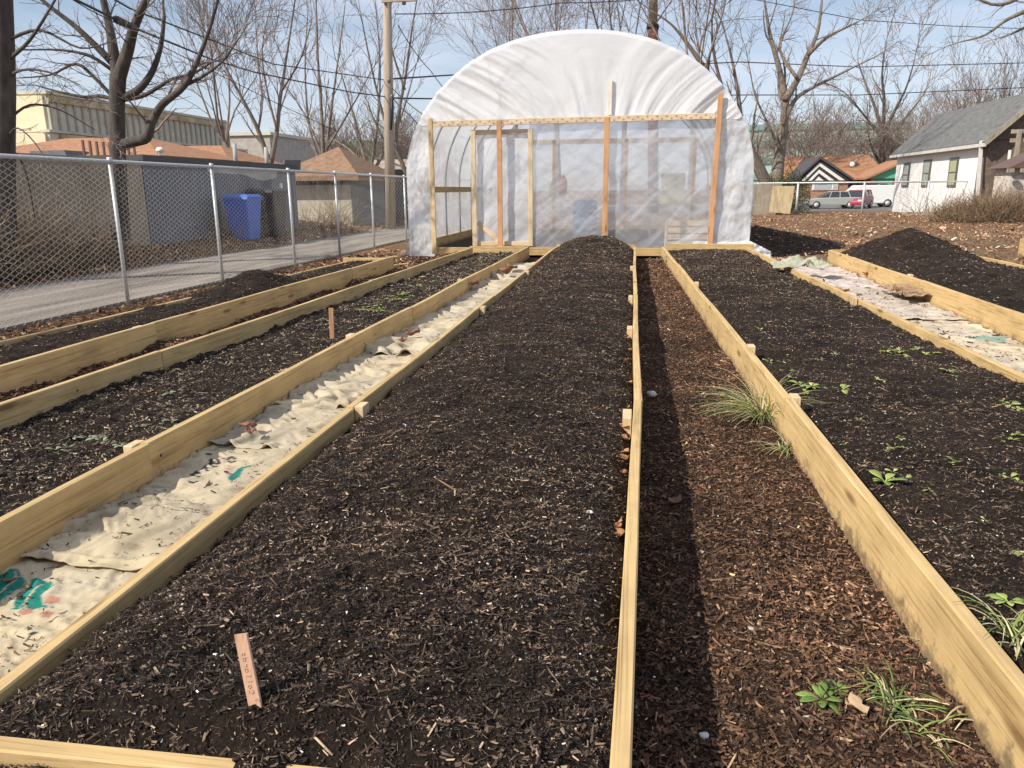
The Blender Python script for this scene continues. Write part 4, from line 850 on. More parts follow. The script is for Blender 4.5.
limb_tree('bare_tree', 38, [(372,205,2.88),(370,178,2.59)], [[(370,178,2.16),(360,140,1.80),(352,110,1.44),(340,70,0.94)], [(371,176,2.16),(385,150,1.73),(400,120,1.44),(412,80,0.94)], [(371,170,1.73),(378,120,1.44),(380,60,1.08),(375,0,0.72)], [(372,176,1.80),(350,150,1.44),(325,135,0.94)]],
  10, 'low spreading bare tree behind the utility pole', lv=1, kids=(14,8,5), spread=.65, rmin=.012, klen=.55)
limb_tree('bare_tree', 30, [(418,215,3.24),(412,185,2.88)], [[(412,186,2.59),(396,140,2.16),(405,80,1.58),(412,30,1.30),(420,-20,0.72)], [(414,188,2.16),(388,130,1.73),(372,70,1.30),(360,10,0.86)], [(404,165,1.73),(384,140,1.44),(370,110,0.94)], [(405,90,1.30),(390,40,1.01),(392,-10,0.72)]],
  12, 'bare tree with curved upright limbs beside the utility pole', lv=1, kids=(14,8,5), spread=.5, rmin=.009, up=.09, klen=.45)
auto_tree('bare_tree', P(233, 200, 60), 15, .25, 21, 'hazy bare tree far behind the stacked grey building', limbs=6, rmin=.02, kids=(6,5,4))
# behind greenhouse
for k, (px, Yv, h, sd, lab) in enumerate([(560, 45, 15.5, 31, 'bare tree just left of the reddish pole above the greenhouse arch'), (520, 50, 13.5, 32, 'small bare tree top at the left shoulder of the greenhouse arch'), (622, 48, 17, 33, 'tall bare tree directly above the crown of the greenhouse'), (690, 42, 15, 34, 'bare tree just right of the reddish pole above the greenhouse')]):
    b_ = P(px, 200, Yv); auto_tree('bare_tree', (b_.x, Yv, -.2), h, .17, sd, lab, spread=.65, limbs=6, rmin=.010, kids=(7,6,4), trunk=.4)
# big forked tree right
limb_tree('bare_tree', 44, [(775,214,9.84),(775,200,8.20),(774,184,7.38)],
  [[(770,190,5.74),(757,165,5.74),(742,135,5.33),(728,110,4.92),(712,80,3.69),(692,50,2.87),(672,25,1.64),(650,10,0.82)], [(776,188,6.15),(779,160,5.33),(783,130,4.92),(785,100,4.51),(778,65,3.28),(770,35,2.46),(765,5,1.64),(760,-30,0.98)],
   [(785,100,3.69),(797,80,3.28),(808,55,2.79),(818,30,2.30),(822,0,1.64)], [(783,125,2.13),(795,100,2.13),(812,88,1.97),(832,78,1.80),(856,66,1.31)], [(742,130,2.46),(738,95,2.13),(732,60,1.64),(724,30,1.15)], [(808,55,1.97),(826,38,1.64),(845,28,1.31),(858,22,0.82)], [(780,150,1.64),(766,120,1.31),(755,95,1.07),(750,70,0.82)], [(728,108,1.97),(715,60,1.64),(712,20,1.15),(720,-20,0.82)], [(797,78,1.80),(780,50,1.31),(790,20,0.98)]],
  14, 'large forked bare tree with two leaning trunks right of the greenhouse', lv=1, kids=(15,9,5), spread=.7, rmin=.010, klen=.42)
limb_tree('bare_tree', 112, [(883,198,3.61),(883,190,3.12),(882,165,2.62),(883,130,2.46)],
  [[(883,135,1.97),(876,110,1.64),(866,85,1.23),(858,62,0.82)], [(883,132,1.97),(884,100,1.64),(882,75,1.23),(885,48,0.82)], [(884,134,1.80),(894,112,1.48),(906,88,1.15),(914,62,0.82)], [(883,140,1.64),(868,120,1.31),(850,98,0.98)], [(884,142,1.64),(900,124,1.31),(920,100,0.98)], [(882,165,1.80),(873,150,1.48),(868,135,0.82)]],
  15, 'rounded bare tree left of the grey roof of the white house', lv=1, kids=(16,9,5), spread=.6, rmin=.03, up=.08, bark=BARKD)
for k, (px, Yv, h, sd, lab) in enumerate([(985, 62, 9.0, 41, 'bushy bare tree showing above the ridge of the grey roof'), (1030, 60, 9.0, 43, 'bare tree top at the right picture edge above the grey roof'), (930, 85, 9, 42, 'faint bare tree between the rounded tree and the grey roof')]):
    b_ = P(px, 200, Yv); auto_tree('bare_tree', (b_.x, Yv, -.5), h, .22, sd, lab, spread=.55, limbs=7, rmin=.014, kids=(6,5,5), trunk=.25, fork=.65, up=.09)
# overhanging branch top right
limb_tree('bare_tree', 16, [(1120,260,8),(1110,120,7),(1095,10,6)], [[(1095,15,4),(1050,5,3),(1010,18,2),(985,35,1.4),(960,42,.9)], [(1090,0,4),(1040,-10,3),(1000,5,2),(970,-5,1)], [(1060,8,2),(1020,30,1.4),(1000,38,1)], [(1080,-10,3),(1030,-15,2),(990,-10,1.2)]],
  16, 'bare branches reaching in from the top right corner', lv=1, kids=(8,6,4), spread=.7, rmin=.004, up=-.01, klen=.35)
# far tree belt
belt = [auto_tree('bare_tree', (0, 0, 0), 11, .2, 60+s, 'x', spread=.6, limbs=7, rmin=.028, kids=(6,5,4), trunk=.2, fork=.5, lv=3) for s in range(3)]
k = 0
spots = [(px, 100+((px*37) % 40)) for px in list(range(300, 460, 28))+[732, 768]+list(range(800, 1040, 18))]
for px, Yv in spots:
    p = P(px, 190, Yv); o = belt[k % 3] if k < 3 else copy_tree(belt[k % 3]); o.location = (p.x, Yv, -.6); o.rotation_euler.z = k*1.3; s = .72+.33*((k*13) % 7)/7; o.scale = (s, s, s*.95)
    o['label'] = 'hazy bare tree in the far row behind the houses'; o['group'] = 'far row of bare trees behind the houses'; k += 1

# brush
def brush(name, cx, cy, rx, ry, h, n_, seed, label, r=.006, m=BRUSHM, zb=0.0, ln=1.0, cat='brush', kind=None):
    rg = random.Random(seed); mb = MB()
    for k in range(n_):
        a = rg.uniform(0, 2*math.pi); q = math.sqrt(rg.random()); x = cx+rx*q*math.cos(a); y = cy+ry*q*math.sin(a); hh = h*(1-.6*q*q)
        p = Vector((x, y, zb)); d = Vector((rg.gauss(0,.5), rg.gauss(0,.5), 1)).normalized(); pts = [p]; L_ = hh*rg.uniform(.5, 1.25)*ln
        for i in range(4):
            d = (d+Vector((rg.gauss(0,.28), rg.gauss(0,.28), rg.gauss(-.10,.15)))).normalized(); pts.append(pts[-1]+d*L_/4)
        mb.tube(pts, [r, r*.9, r*.7, r*.5, r*.3], 3, cap=False)
    o = mb.build(name, m); prop(o, label, cat, None, kind); return o
brush('brush_mound', P(1012, 205, 29).x, 29, 2.5, 1.2, 1.35, 9000, 3, 'brown brush mound behind the pipe gate, in front of the white house', .011, zb=-.1)
brush('brush_thicket', -9.1, 8.4, .75, 4.2, 1.45, 4200, 4, 'tangled dry brush beyond the alley under the spreading tree', .006, zb=.1)
brush('brush_thicket', -9.2, 17.2, .3, .8, 1.5, 160, 5, 'thin dry stems in front of the cream block garage wall', .006, zb=.1)
brush('dry_shrub', P(930, 205, 37).x, 37, 1.0, .6, 2.2, 60, 6, 'pale leafless shrub against the white house wall', .014, zb=-.1, m=flat('pale_twig', (.42,.38,.33)))
brush('dry_shrub', -9.4, 23.5, .5, 2.2, 1.7, 240, 7, 'brown stems beside the dark side of the brown roofed garage', .008, zb=0)
# evergreen shrub at foot of forked tree
ev = thing('evergreen_shrub', P(787, 195, 42), 'low dark evergreen shrub at the foot of the forked tree', 'shrub'); p0 = P(787, 200, 42)
rg = np.random.default_rng(3); n_ = 5000; th = rg.uniform(0, 2*np.pi, n_); ph = rg.uniform(0, 1, n_)**.6
X = p0.x+1.15*ph*np.cos(th); Yv = 42+.8*ph*np.sin(th); Z = rg.uniform(0, 1, n_)*(2.3-.9*ph+.3*np.sin(th*3))
V, Q, C = chips(n_, X, Yv, Z, rg.uniform(.05, .16, n_), rg.uniform(.02, .05, n_), pal(n_, [(.03,.045,.015), (.06,.08,.03), (.12,.13,.05)], [4, 4, 2]), .8, .3)
link('foliage', fastmesh('foliage', V, Q, None, C, [LEAFM]), ev); MB().tube([(p0.x, 42, -.2), (p0.x, 42, 1.0)], [.06, .03], 6).build('stem', BARKD, ev)
# leaning boards behind greenhouse
lb = thing('board_panel', (P(780, 210, 37.5).x, 38.3, 0), 'weathered board fence panel with paler plywood sheet leaning on it', 'fence panel')
def quadprism(pts, Yv, t): return MB().prism([P(a, b, Yv) for a, b in pts], (0, t, 0))
quadprism([(753,216),(782,216),(782,184),(753,184)], 38.4, .06).build('old_boards', GY_Z, lb)
quadprism([(769,212),(790,214),(795,186),(773,186)], 38.1, .04).build('plywood_sheet', wood('plywood', 2, (.62,.50,.30), (.42,.32,.17), .3, grain=.3), lb)

# ------------------------------------------------------------------ buildings on the left
GREYW = noisy('grey_painted_block', [(.3,(.135,.145,.165)),(.7,(.20,.21,.235))], 1.2, 6, .85, .1)
LIGHTW = noisy('pale_cement', [(.3,(.36,.35,.32)),(.7,(.52,.50,.46))], 2, 6, .85, .1)
def shingle(name, a, b_, sc=6): return noisy(name, [(.3, a), (.7, b_)], sc, 8, .95, .6, .03, (1,1,1))
RO_OR = shingle('orange_shingle', (.27,.125,.065), (.46,.24,.13)); RO_BR = shingle('brown_shingle', (.19,.11,.065), (.34,.21,.13)); RO_PK = shingle('faded_shingle', (.32,.25,.22), (.46,.38,.34)); RO_GY = shingle('grey_shingle', (.085,.088,.088), (.20,.20,.195), 5)
garX = -9.7
yA = PX(152, 245, garX).y; yB = PX(299, 225, garX).y; zT = PX(225, 160.5, garX).z
g1 = thing('flat_roof_garage', (garX, yA, 0), 'flat roofed garage painted dark grey with an unpainted cement patch near its eave', 'garage')
MB().box(garX-6, garX, yA, yB, -.1, zT-.12).build('wall', GREYW, g1)
MB().box(garX-6.1, garX+.08, yA-.08, yB+.08, zT-.12, zT).build('roof_edge', flat('dark_fascia', (.06,.06,.065)), g1)
pt = [(207,164),(278,166),(276,178),(262,181),(250,177),(240,174),(232,174),(207,172)]
MB().prism([PX(a, b, garX+.003)+Vector((0,0,0)) for a, b in pt], (.004,0,0)).build('cement_patch', LIGHTW, g1)
MB().prism([PX(a, b, garX+.003) for a, b in [(283,160),(299,160),(299,170),(283,170)]], (.05,0,0)).build('soffit_box', flat('dark_trim', (.09,.095,.11)), g1)
for px in (236, 267):
    p = PX(px, 162, garX-.3); MB().tube([(p.x, p.y, zT-.1), (p.x, p.y, zT+.45)], [.06,.05], 8).build('vent_pipe', LIGHTW, g1, True)
p = PX(280, 187, garX); MB().box(garX, garX+.05, p.y-.06, p.y+.06, p.z-.1, p.z+.1).build('meter_box', flat('white_box', (.75,.75,.75)), g1)
RST = flat('rusty_stake', (.16,.08,.05))
for k in range(9): 
    y = yA+.3+(yB-yA-4)*k/9*.6; MB().box(garX-1.5, garX-1.46, y, y+.04, zT, zT+.32).build('roof_stake', RST, g1)
# tan wall left of the garage
tw = MB(); tw.box(garX-.27, garX-.01, 3, yA-.02, 0, zT-.1); prop(tw.build('block_wall', noisy('tan_block', [(.3,(.24,.20,.15)),(.7,(.40,.34,.26))], 2, 7, .9, .2)), 'tan block wall half hidden by dry brush beyond the alley', 'wall')
# stacked building
sbx = -36
def PXs(px, py): return PX(px, py, sbx)
y0_ = PXs(45, 90).y; y1_ = PXs(228, 125).y; zt = PXs(45, 88).z; zt2 = PXs(228, 127).z; zt = (zt+zt2)/2
sb = thing('industrial_building', (sbx, y0_, 0), 'long weathered grey industrial block in two stepped tiers with end coloured as sunlit', 'building')
RIB = noisy('weathered_panels', [(.25,(.34,.28,.16)),(.42,(.56,.53,.45)),(.62,(.66,.62,.50)),(.72,(.62,.50,.22))], .8, 9, .9, .3, .05, (1,1,1.6)); SUN_END = flat('sun_toned_end', (.80,.70,.48), .9, .08, 1)
zm = zt*.62+.4
MB().box(sbx-8, sbx, y0_, y1_, zm, zt).build('upper_tier', [RIB], sb); MB().box(sbx-8, sbx+.5, y0_-.8, y1_+2, -.6, zm-.02).build('lower_tier', [RIB], sb)
MB().box(sbx-7.9, sbx-.2, y0_-.12, y0_-.01, zm+.1, zt-.1).build('end_panel', SUN_END, sb); MB().box(sbx-7.9, sbx+.3, y0_-.95, y0_-.81, 0, zm-.1).build('end_panel', SUN_END, sb)  # end panels coloured paler than the sides, sunlight put into their tone
mb = MB(); y = y0_
while y < y1_: mb.box(sbx, sbx+.10, y, y+.16, zm+.1, zt-.25); mb.box(sbx+.5, sbx+.60, y, y+.16, 0, zm-.3); y += .75
mb.build('wall_ribs', flat('rib_drab', (.38,.36,.29)), sb); mb = MB(); mb.box(sbx-8.05, sbx+.12, y0_-.1, y1_+.1, zt, zt+.18); mb.box(sbx+.01, sbx+.62, y0_-.9, y1_+2.1, zm, zm+.16); mb.build('cornice', RIB, sb)  # ribs in a drab tone, darker than most of the wall panels
mb = MB(); mb.box(sbx+.105, sbx+.14, y0_, y1_, zt-.45, zt-.05); mb.box(sbx+.605, sbx+.64, y0_, y1_+2, zm-.45, zm-.05); mb.build('ochre_band', noisy('ochre_stain', [(.35,(.36,.27,.11)),(.6,(.60,.54,.38))], .9, 6, .9, 0), sb)
s2 = thing('industrial_building', (sbx-4, y1_+10, 0), 'paler stepped block at the far end of the weathered industrial building', 'building')
MB().box(sbx-14, sbx, y1_+8, y1_+24, -.6, zt*.93).build('wall', flat('pale_brick', (.44,.40,.35), .9, .2, 2), s2); MB().box(sbx-14.2, sbx+.2, y1_+7.8, y1_+24.2, zt*.93, zt*.93+.3).build('cornice', RIB, s2)
# orange roofs house behind
def hip(root, x0, x1, y0, y1, z0, z1, m, ridge=.45, axis='y', ov=.3, name='roof'):
    x0 -= ov; x1 += ov; y0 -= ov; y1 += ov; cx, cy = (x0+x1)/2, (y0+y1)/2
    if axis == 'y': a = Vector((cx, y0+(y1-y0)*ridge, z1)); b_ = Vector((cx, y1-(y1-y0)*ridge, z1))
    else: a = Vector((x0+(x1-x0)*ridge, cy, z1)); b_ = Vector((x1-(x1-x0)*ridge, cy, z1))
    c = [Vector((x0,y0,z0)), Vector((x1,y0,z0)), Vector((x1,y1,z0)), Vector((x0,y1,z0))]; e = [v-Vector((0,0,.15)) for v in c]
    vs = c+e+[a, b_]
    fs = [(0,1,8),(1,2,9,8),(2,3,9),(3,0,8,9)] if axis == 'y' else [(0,1,9,8),(1,2,9),(2,3,8,9),(3,0,8)]
    fs += [(0,4,5,1),(1,5,6,2),(2,6,7,3),(3,7,4,0),(7,6,5,4)]
    mb = MB(); mb.add(vs, fs); return mb.build(name, m, root)
h1 = thing('brick_house', (-19, 26, 0), 'low house with wide orange shingle roof behind the grey garage and tan wall', 'house')
zz1 = P(120, 160, 28).z; zz2 = P(90, 138, 28).z
xx0 = P(15, 150, 28).x; xx1 = P(232, 150, 28).x
MB().box(xx0+.3, xx1-.3, 25.3, 31, 0, zz1-.1).build('wall', flat('tan_brick', (.36,.27,.19)), h1)
hip(h1, xx0, xx1-1.2, 25, 31, zz1, zz2, RO_OR, .3, 'x')
mb = MB(); mb.prism([P(28,163,24), P(70,163,24), P(64,150,24), P(30,151,24)], (0,1.2,0)); mb.build('dormer', flat('slate_dormer', (.14,.15,.17)), h1)
h1b = thing('brick_house', (-12, 30, 0), 'second orange hip roof peeking between the spreading tree and forked tree', 'house')
xa_, xb_ = P(150, 150, 36).x, P(258, 150, 36).x; MB().box(xa_+.4, xb_-.4, 33.3, 39, 0, P(200, 166, 36).z).build('wall', flat('tan_brick_wall', (.36,.27,.19)), h1b); hip(h1b, xa_, xb_, 33, 39, P(200, 166, 36).z, P(190, 146, 36).z, RO_OR, .35, 'x')
p = P(159, 150, 24); h3 = thing('satellite_dish', p, 'small white dish on a pole above the grey garage roof', 'dish')
k_ = 14; vs = [p+Vector((.15*math.cos(t)*s, -.06+.12*s*s, .09*math.sin(t)*s)) for s in (0.01, .5, 1) for t in [2*math.pi*j/k_ for j in range(k_)]]
mb = MB(); mb.add(vs, [(i*k_+j, i*k_+(j+1)%k_, (i+1)*k_+(j+1)%k_, (i+1)*k_+j) for i in range(2) for j in range(k_)]); o = mb.build('reflector', flat('dish_white', (.8,.8,.78)), h3, True); o.modifiers.new('s', 'SOLIDIFY').thickness = .01
MB().tube([p+Vector((0,.05,-1.2)), p], .03, 6).build('mast', STEEL, h3)
# brown hip garage
g2 = thing('hip_roof_garage', (-10.5, 26, 0), 'garage with brown hip roof, cream block front and dark grey side wall', 'garage')
Yg = 24.5; xa_ = P(292, 180, Yg).x; xb_ = P(350, 180, Yg).x; zt_ = P(320, 176, Yg).z; ye_ = PX(386, 185, xb_).y
MB().box(xa_, xb_, Yg, ye_, -.1, zt_).build('wall', [noisy('cream_block', [(.3,(.42,.38,.29)),(.7,(.60,.55,.44))], 2, 6, .9, .2)], g2)
MB().box(xb_+.002, xb_+.03, Yg+.0, ye_, -.1, zt_).build('painted_side', GREYW, g2); MB().box(xa_-.05, xb_+.05, Yg-.03, Yg-.002, zt_-.28, zt_-.05).build('eave_strip', flat('dark_strip', (.08,.08,.09)), g2)  # grey side sheet; dark strip across the front wall just below the eave
hip(g2, xa_-.2, xb_+.1, Yg-.1, ye_+.1, zt_, zt_+1.0, RO_BR, .5, 'y', .35)
MB().box(xb_+.03, xb_+.06, Yg+3.5, Yg+6.2, -.05, 2.0).build('garage_door', flat('charcoal_door', (.055,.06,.07)), g2)
# far pale house
g3 = thing('gable_garage', (-8, 40, 0), 'pale garage with faded pinkish roof beyond the utility pole', 'garage')
Yg = 37; xa_ = P(352, 180, Yg).x; xb_ = P(430, 180, Yg).x; zt_ = P(400, 179, Yg).z; zr_ = P(400, 159, Yg+3).z
MB().box(xa_+.3, xb_-.3, Yg+.3, Yg+7, -.1, zt_).build('wall', flat('cream_siding', (.66,.63,.55), .8, .06), g3)
MB().add([(xa_,Yg,zt_),(xb_,Yg,zt_),(xb_,Yg+3.5,zr_),(xa_,Yg+3.5,zr_),(xb_,Yg+7,zt_),(xa_,Yg+7,zt_),(xa_,Yg,zt_-.15),(xb_,Yg,zt_-.15),(xb_,Yg+7,zt_-.15),(xa_,Yg+7,zt_-.15)], [(0,1,2,3),(3,2,4,5),(0,6,7,1),(1,7,8,4,2),(0,3,5,9,6),(5,4,8,9),(6,9,8,7)]).build('roof', RO_PK, g3)
MB().box(P(396,190,Yg).x, P(409,190,Yg).x, Yg+.24, Yg+.29, 0, P(400,184,Yg).z).build('door', flat('white_door', (.78,.77,.72), .7, .04), g3)
# green building
GREENG = noisy('green_cladding', [(.3,(.16,.30,.17)),(.7,(.26,.42,.26))], .3, 4, .6, 0)
o = thing('green_building', (P(330,150,120).x, 120, 0), 'green clad building showing between the bare trees above the brown hip roof', 'building')
mb = MB(); mb.box(P(281,150,120).x, P(375,150,120).x, 120, 140, -.6, P(290,142,120).z); mb.build('wall', GREENG, o)
mb = MB(); mb.box(P(310,150,120).x, P(350,150,120).x, 119.9, 119.98, 6, P(310,146,120).z); mb.build('dark_band', flat('dark_glass', (.05,.08,.08), .3), o)
# ------------------------------------------------------------------ bins
def cart(x, y, m, lab, sc=1.0, lidm=None):
    t = thing('wheeled_bin', (x, y, .1), lab, 'bin', 'wheeled bins by the grey garage'); h = 1.0*sc; mb = MB()
    a, b_, c, d = .24*sc, .27*sc, .31*sc, .36*sc; z0, z1 = .12, .1+h
    vs = [(x-a,y-b_,z0),(x+a,y-b_,z0),(x+a,y+b_,z0),(x-a,y+b_,z0),(x-c,y-d,z1),(x+c,y-d,z1),(x+c,y+d,z1),(x-c,y+d,z1)]
    mb.add(vs, [(3,2,1,0),(4,5,6,7),(0,1,5,4),(1,2,6,5),(2,3,7,6),(3,0,4,7)]); mb.build('body', m, t, bevel=.03)
    mb = MB(); mb.box(x-c-.02, x+c+.02, y-d-.02, y+d+.02, z1-.06, z1-.01); mb.build('rim', m, t, bevel=.015)
    mb = MB(); mb.add([(x-c-.03,y-d-.03,z1),(x+c+.03,y-d-.03,z1),(x+c+.03,y+d+.03,z1),(x-c-.03,y+d+.03,z1),(x-c+.04,y-d+.05,z1+.07),(x+c-.04,y-d+.05,z1+.07),(x+c-.04,y+d-.05,z1+.07),(x-c+.04,y+d-.05,z1+.07)], [(3,2,1,0),(4,5,6,7),(0,1,5,4),(1,2,6,5),(2,3,7,6),(3,0,4,7)]); mb.build('lid', lidm or m, t, bevel=.012)
    for s in (-1, 1): MB().tube([(x-.22+s*0, y+s*(b_+.02), .22), (x-.22, y+s*(b_+.06), .22)], .12, 14).build('wheel', BLACKC, t, True)
    MB().tube([(x-c-.05, y-.2, z1-.02), (x-c-.05, y+.2, z1-.02)], .015, 8).build('handle', m, t, True)
xb1 = -9.0
pb = PX(246, 240, xb1)
cart(xb1, pb.y, flat('blue_bin_plastic', (.035,.14,.60), .35, .1, 2), 'bright blue wheeled bin against the grey garage wall', .98)
pb2 = PX(270, 236, xb1-.1); cart(xb1-.1, pb2.y, flat('black_bin_plastic', (.03,.03,.035), .4), 'black wheeled bin just beyond the blue one', 1.12)
# ------------------------------------------------------------------ utility poles and wires
PoleW = noisy('pole_wood', [(.3,(.30,.24,.185)),(.7,(.46,.38,.30))], 6, 7, .9, .3, .01, (3,3,.2))
YP = 24.5
pl = thing('utility_pole', (P(389, 200, YP).x, YP, 0), 'tall pale timber utility pole rising behind the alley fence', 'utility pole')
a = P(391, 236, YP); a.z = -.1; b_ = P(386, -60, YP); MB().tube([a, a.lerp(b_, .5), b_], [.17, .15, .12], 14).build('pole', PoleW, pl, True)
c = P(387, 2, YP); MB().bar(c+Vector((-.1,-.2,0)), c+Vector((1.0,-.2,0)), .09, .11).build('crossarm', PoleW, pl)
for k, (px, py) in enumerate(((389,80), (392,97), (404,2))):
    p = P(px, py, YP-.15); MB().tube([p-Vector((0,0,.08)), p, p+Vector((0,0,.1))], [.05,.07,.03], 8).build('insulator', flat('porcelain', (.2,.16,.13), .3), pl, True)
mb = MB(); mb.tube([P(392,96,YP-.2), P(392,110,YP-.2), P(391,130,YP-.2)], [.03,.06,.03], 6); mb.build('cable_box', BLACKC, pl, True)
YQ = 46
p2 = thing('utility_pole', (P(653, 200, YQ).x, YQ, 0), 'utility pole with reddish lower wrap standing behind the greenhouse arch', 'utility pole')
a = P(653, 220, YQ); a.z = -.3; m_ = P(653, 27, YQ); b_ = P(654, -70, YQ)
MB().tube([a, a.lerp(m_, .5), m_], [.30,.29,.28], 12).build('pole_wrap', noisy('red_wrap', [(.3,(.16,.06,.045)),(.7,(.28,.12,.09))], 4, 5, .8, .1), p2, True)
MB().tube([m_, b_], [.24,.2], 12).build('pole', PoleW, p2, True); MB().tube([m_+Vector((0,0,-.1)), m_+Vector((0,0,.12))], .33, 12).build('band', BLACKC, p2, True)
def wire(pts, r, lab, name='overhead_cable', sag=0):
    q = []
    for i in range(len(pts)-1):
        for k in range(8):
            s = k/8; v = pts[i].lerp(pts[i+1], s); v.z -= sag*4*s*(1-s); q.append(v)
    q.append(pts[-1]); o = MB().tube(q, r, 5).build(name, BLACKC, None, True); prop(o, lab, 'cable'); return o
wire([P(385,80,YP), P(273,64,19.5), P(219,43,15.5), P(129,8,12), P(90,-15,10.5)], .014, 'upper black cable from the utility pole over the spreading tree')
o = wire([P(388,97,YP), P(350,92,23), P(254,72,18), P(211,59,15.5), P(137,29,11.5), P(113,18,10.6), P(60,-8,9)], .017, 'lower black cable from the utility pole carrying a thick splice'); 
c_ = MB().tube([P(113,18,10.6), P(116,19,10.7), P(134,27.5,11.4), P(137,29,11.5)], [.02,.05,.05,.02], 8).build('splice_case', BLACKC, o, True)
wire([P(338,132,21), P(270,100,18), P(190,60,14), P(90,10,11), P(60,-8,10)], .008, 'thin slack line crossing behind the spreading tree')
wire([P(395,14,YP), P(560,3,30), P(700,-8,36)], .016, 'thin line leaving the utility pole crossarm towards the right', sag=.1)
wire([P(390,79,YP), P(468,74,31), P(740,62,44), P(860,67,52), P(1060,62,60)], .026, 'dark line passing behind the greenhouse, upper of the pair over the grey roof')
wire([P(390,98,YP), P(445,99,30), P(740,95,44), P(860,95,52), P(1060,86,60)], .026, 'dark line passing behind the greenhouse, lower of the pair over the grey roof')
wire([P(654,-20,YQ), P(860,20,52), P(950,26,56), P(1060,30,60)], .022, 'thin high line crossing the open sky at upper right')
wire([P(392,88,YP), P(428,118,22), P(470,140,19)], .014, 'slanting service line from the utility pole down behind the greenhouse', sag=.05)
wire([P(392,97,YP), P(410,115,23), P(428,132,21)], .018, 'lowest short service line slanting from the utility pole to the greenhouse side', sag=.05)
wire([P(398,25,YP), P(430,70,28), P(465,110,32)], .014, 'thin pale line dropping steeply from the top of the utility pole', sag=.1)

# ------------------------------------------------------------------ right side houses
WH = noisy('white_painted_wall', [(.3,(.80,.80,.78)),(.7,(.88,.88,.86))], 1.5, 6, .8, .15, .02, (1,1,4))
wh = thing('white_house', (14.8, 36, 0), 'white house with narrow windows and worn grey gable roof', 'house')
xw = 14.9
yn = PX(984, 180, xw).y; yf_ = PX(895, 180, xw).y; ze = (PX(984, 142, xw).z+PX(895, 152, xw).z)/2; pr_ = P(936, 117, yf_+.25); xr_ = pr_.x; zr = pr_.z; xe = 2*xr_-xw
mb = MB(); mb.box(xw, xe, yn+.9, yf_, -.7, ze); mb.prism([(xw, yf_-.2, ze), (xe, yf_-.2, ze), (xr_, yf_-.2, zr-.1)], (0,.2,0)); mb.build('wall', WH, wh)
mb = MB(); mb.box(xw+.01, xe, yn, yn+.9, -.7, ze-.02); mb.prism([(xw, yn, ze), (xe, yn, ze), (xr_, yn, zr-.1)], (0,.2,0)); mb.build('porch_wall', flat('dark_brown_wall', (.15,.115,.09), .9, .3), wh)
yb_, ya_ = yf_+.25, yn-.45
rf = MB()
for s, xo in ((-1, xw-.3), (1, xe+.3)):
    q = [Vector((xo, ya_, ze-.2)), Vector((xo, yb_, ze-.2)), Vector((xr_, yb_, zr)), Vector((xr_, ya_, zr))]
    if s > 0: q = q[::-1]
    rf.prism(q, (0,0,.12))
o = rf.build('roof', RO_GY, wh)
MB().bar((xw-.33, ya_, ze-.22), (xw-.33, yb_, ze-.22), .10, .14).build('gutter', flat('pale_gutter', (.6,.58,.54)), wh)
MB().bar((xw-.33, ya_-.03, ze-.15), (xr_, ya_-.03, zr+.05), .05, .2, (0,0,1)).build('rake_board', GY_Z, wh)
for px, w_, y0p, y1p in ((906.5, 6, 163, 187), (927, 7, 160, 187), (953.5, 8, 158, 187)):
    a = PX(px-w_*.3, y0p, xw); b_ = PX(px+w_*.3, y1p, xw); ya2, yb2 = sorted((a.y, b_.y)); z1_, z0_ = max(a.z, b_.z), min(a.z, b_.z)
    mb = MB(); mb.box(xw-.05, xw-.004, ya2, yb2, z0_, z1_); o = mb.build('window', flat('dark_window_frame', (.10,.10,.09)), wh)
    mb = MB(); mb.box(xw-.062, xw-.052, ya2+.14, yb2-.14, z0_+.1, z1_-.14); mb.build('pane', flat('dull_pane', (.30,.33,.30) if px < 940 else (.36,.38,.2), .15), o)
    MB().box(xw-.075, xw-.064, ya2+.14, yb2-.14, (z0_+z1_)/2-.03, (z0_+z1_)/2+.03).build('meeting_rail', bpy.data.materials['dark_window_frame'], o)
MB().bar(PX(986, 141, xw)+Vector((-.3,-.3,0)), Vector((xw-.3, yn-.3, .8)), .12, .12, (0,1,0)).build('downpipe', bpy.data.materials['pale_gutter'], wh)
mb = MB(); 
for zz, xx in ((ze+.25, 6), (ze-.1, 6), (ze-.75, 6)): mb.box(xw+.3, xw+xx, yn-1.3, yn-1.2, zz-.08, zz+.08)
for xx in (.5, 2.2, 4.2): mb.box(xw+xx, xw+xx+.14, yn-1.4, yn-1.26, -.5, ze+.3)
mb.build('porch_frame', GY_Z, wh)
# brick shed right
sh = thing('brick_shed', (P(1020,190,31).x, 31, 0), 'small whitewashed brick shed with dark roof at the right edge', 'shed')
a = P(1012, 168, 31); MB().box(a.x, a.x+4, 31, 32.3, -.1, a.z).build('wall', noisy('whitewashed_brick', [(.35,(.36,.30,.24)),(.6,(.62,.58,.52))], 5, 5, .9, .3, .02, (1,1,3)), sh)
b_ = P(1000, 157, 31); MB().prism([(a.x-.25, 30.7, a.z), (a.x+4.3, 30.7, a.z), (a.x+4.3, 30.7, a.z+1.0), (a.x+1.6, 30.7, a.z+.9)], (0, 1.8, 0)).build('roof', flat('dark_maroon_roof', (.13,.08,.07), .9), sh)
for k in range(9): MB().box(a.x-.3+k*.45, a.x-.3+k*.45+.2, 30.55, 30.7, a.z-.16, a.z-.02).build('rafter_tail', GY_Z, sh)
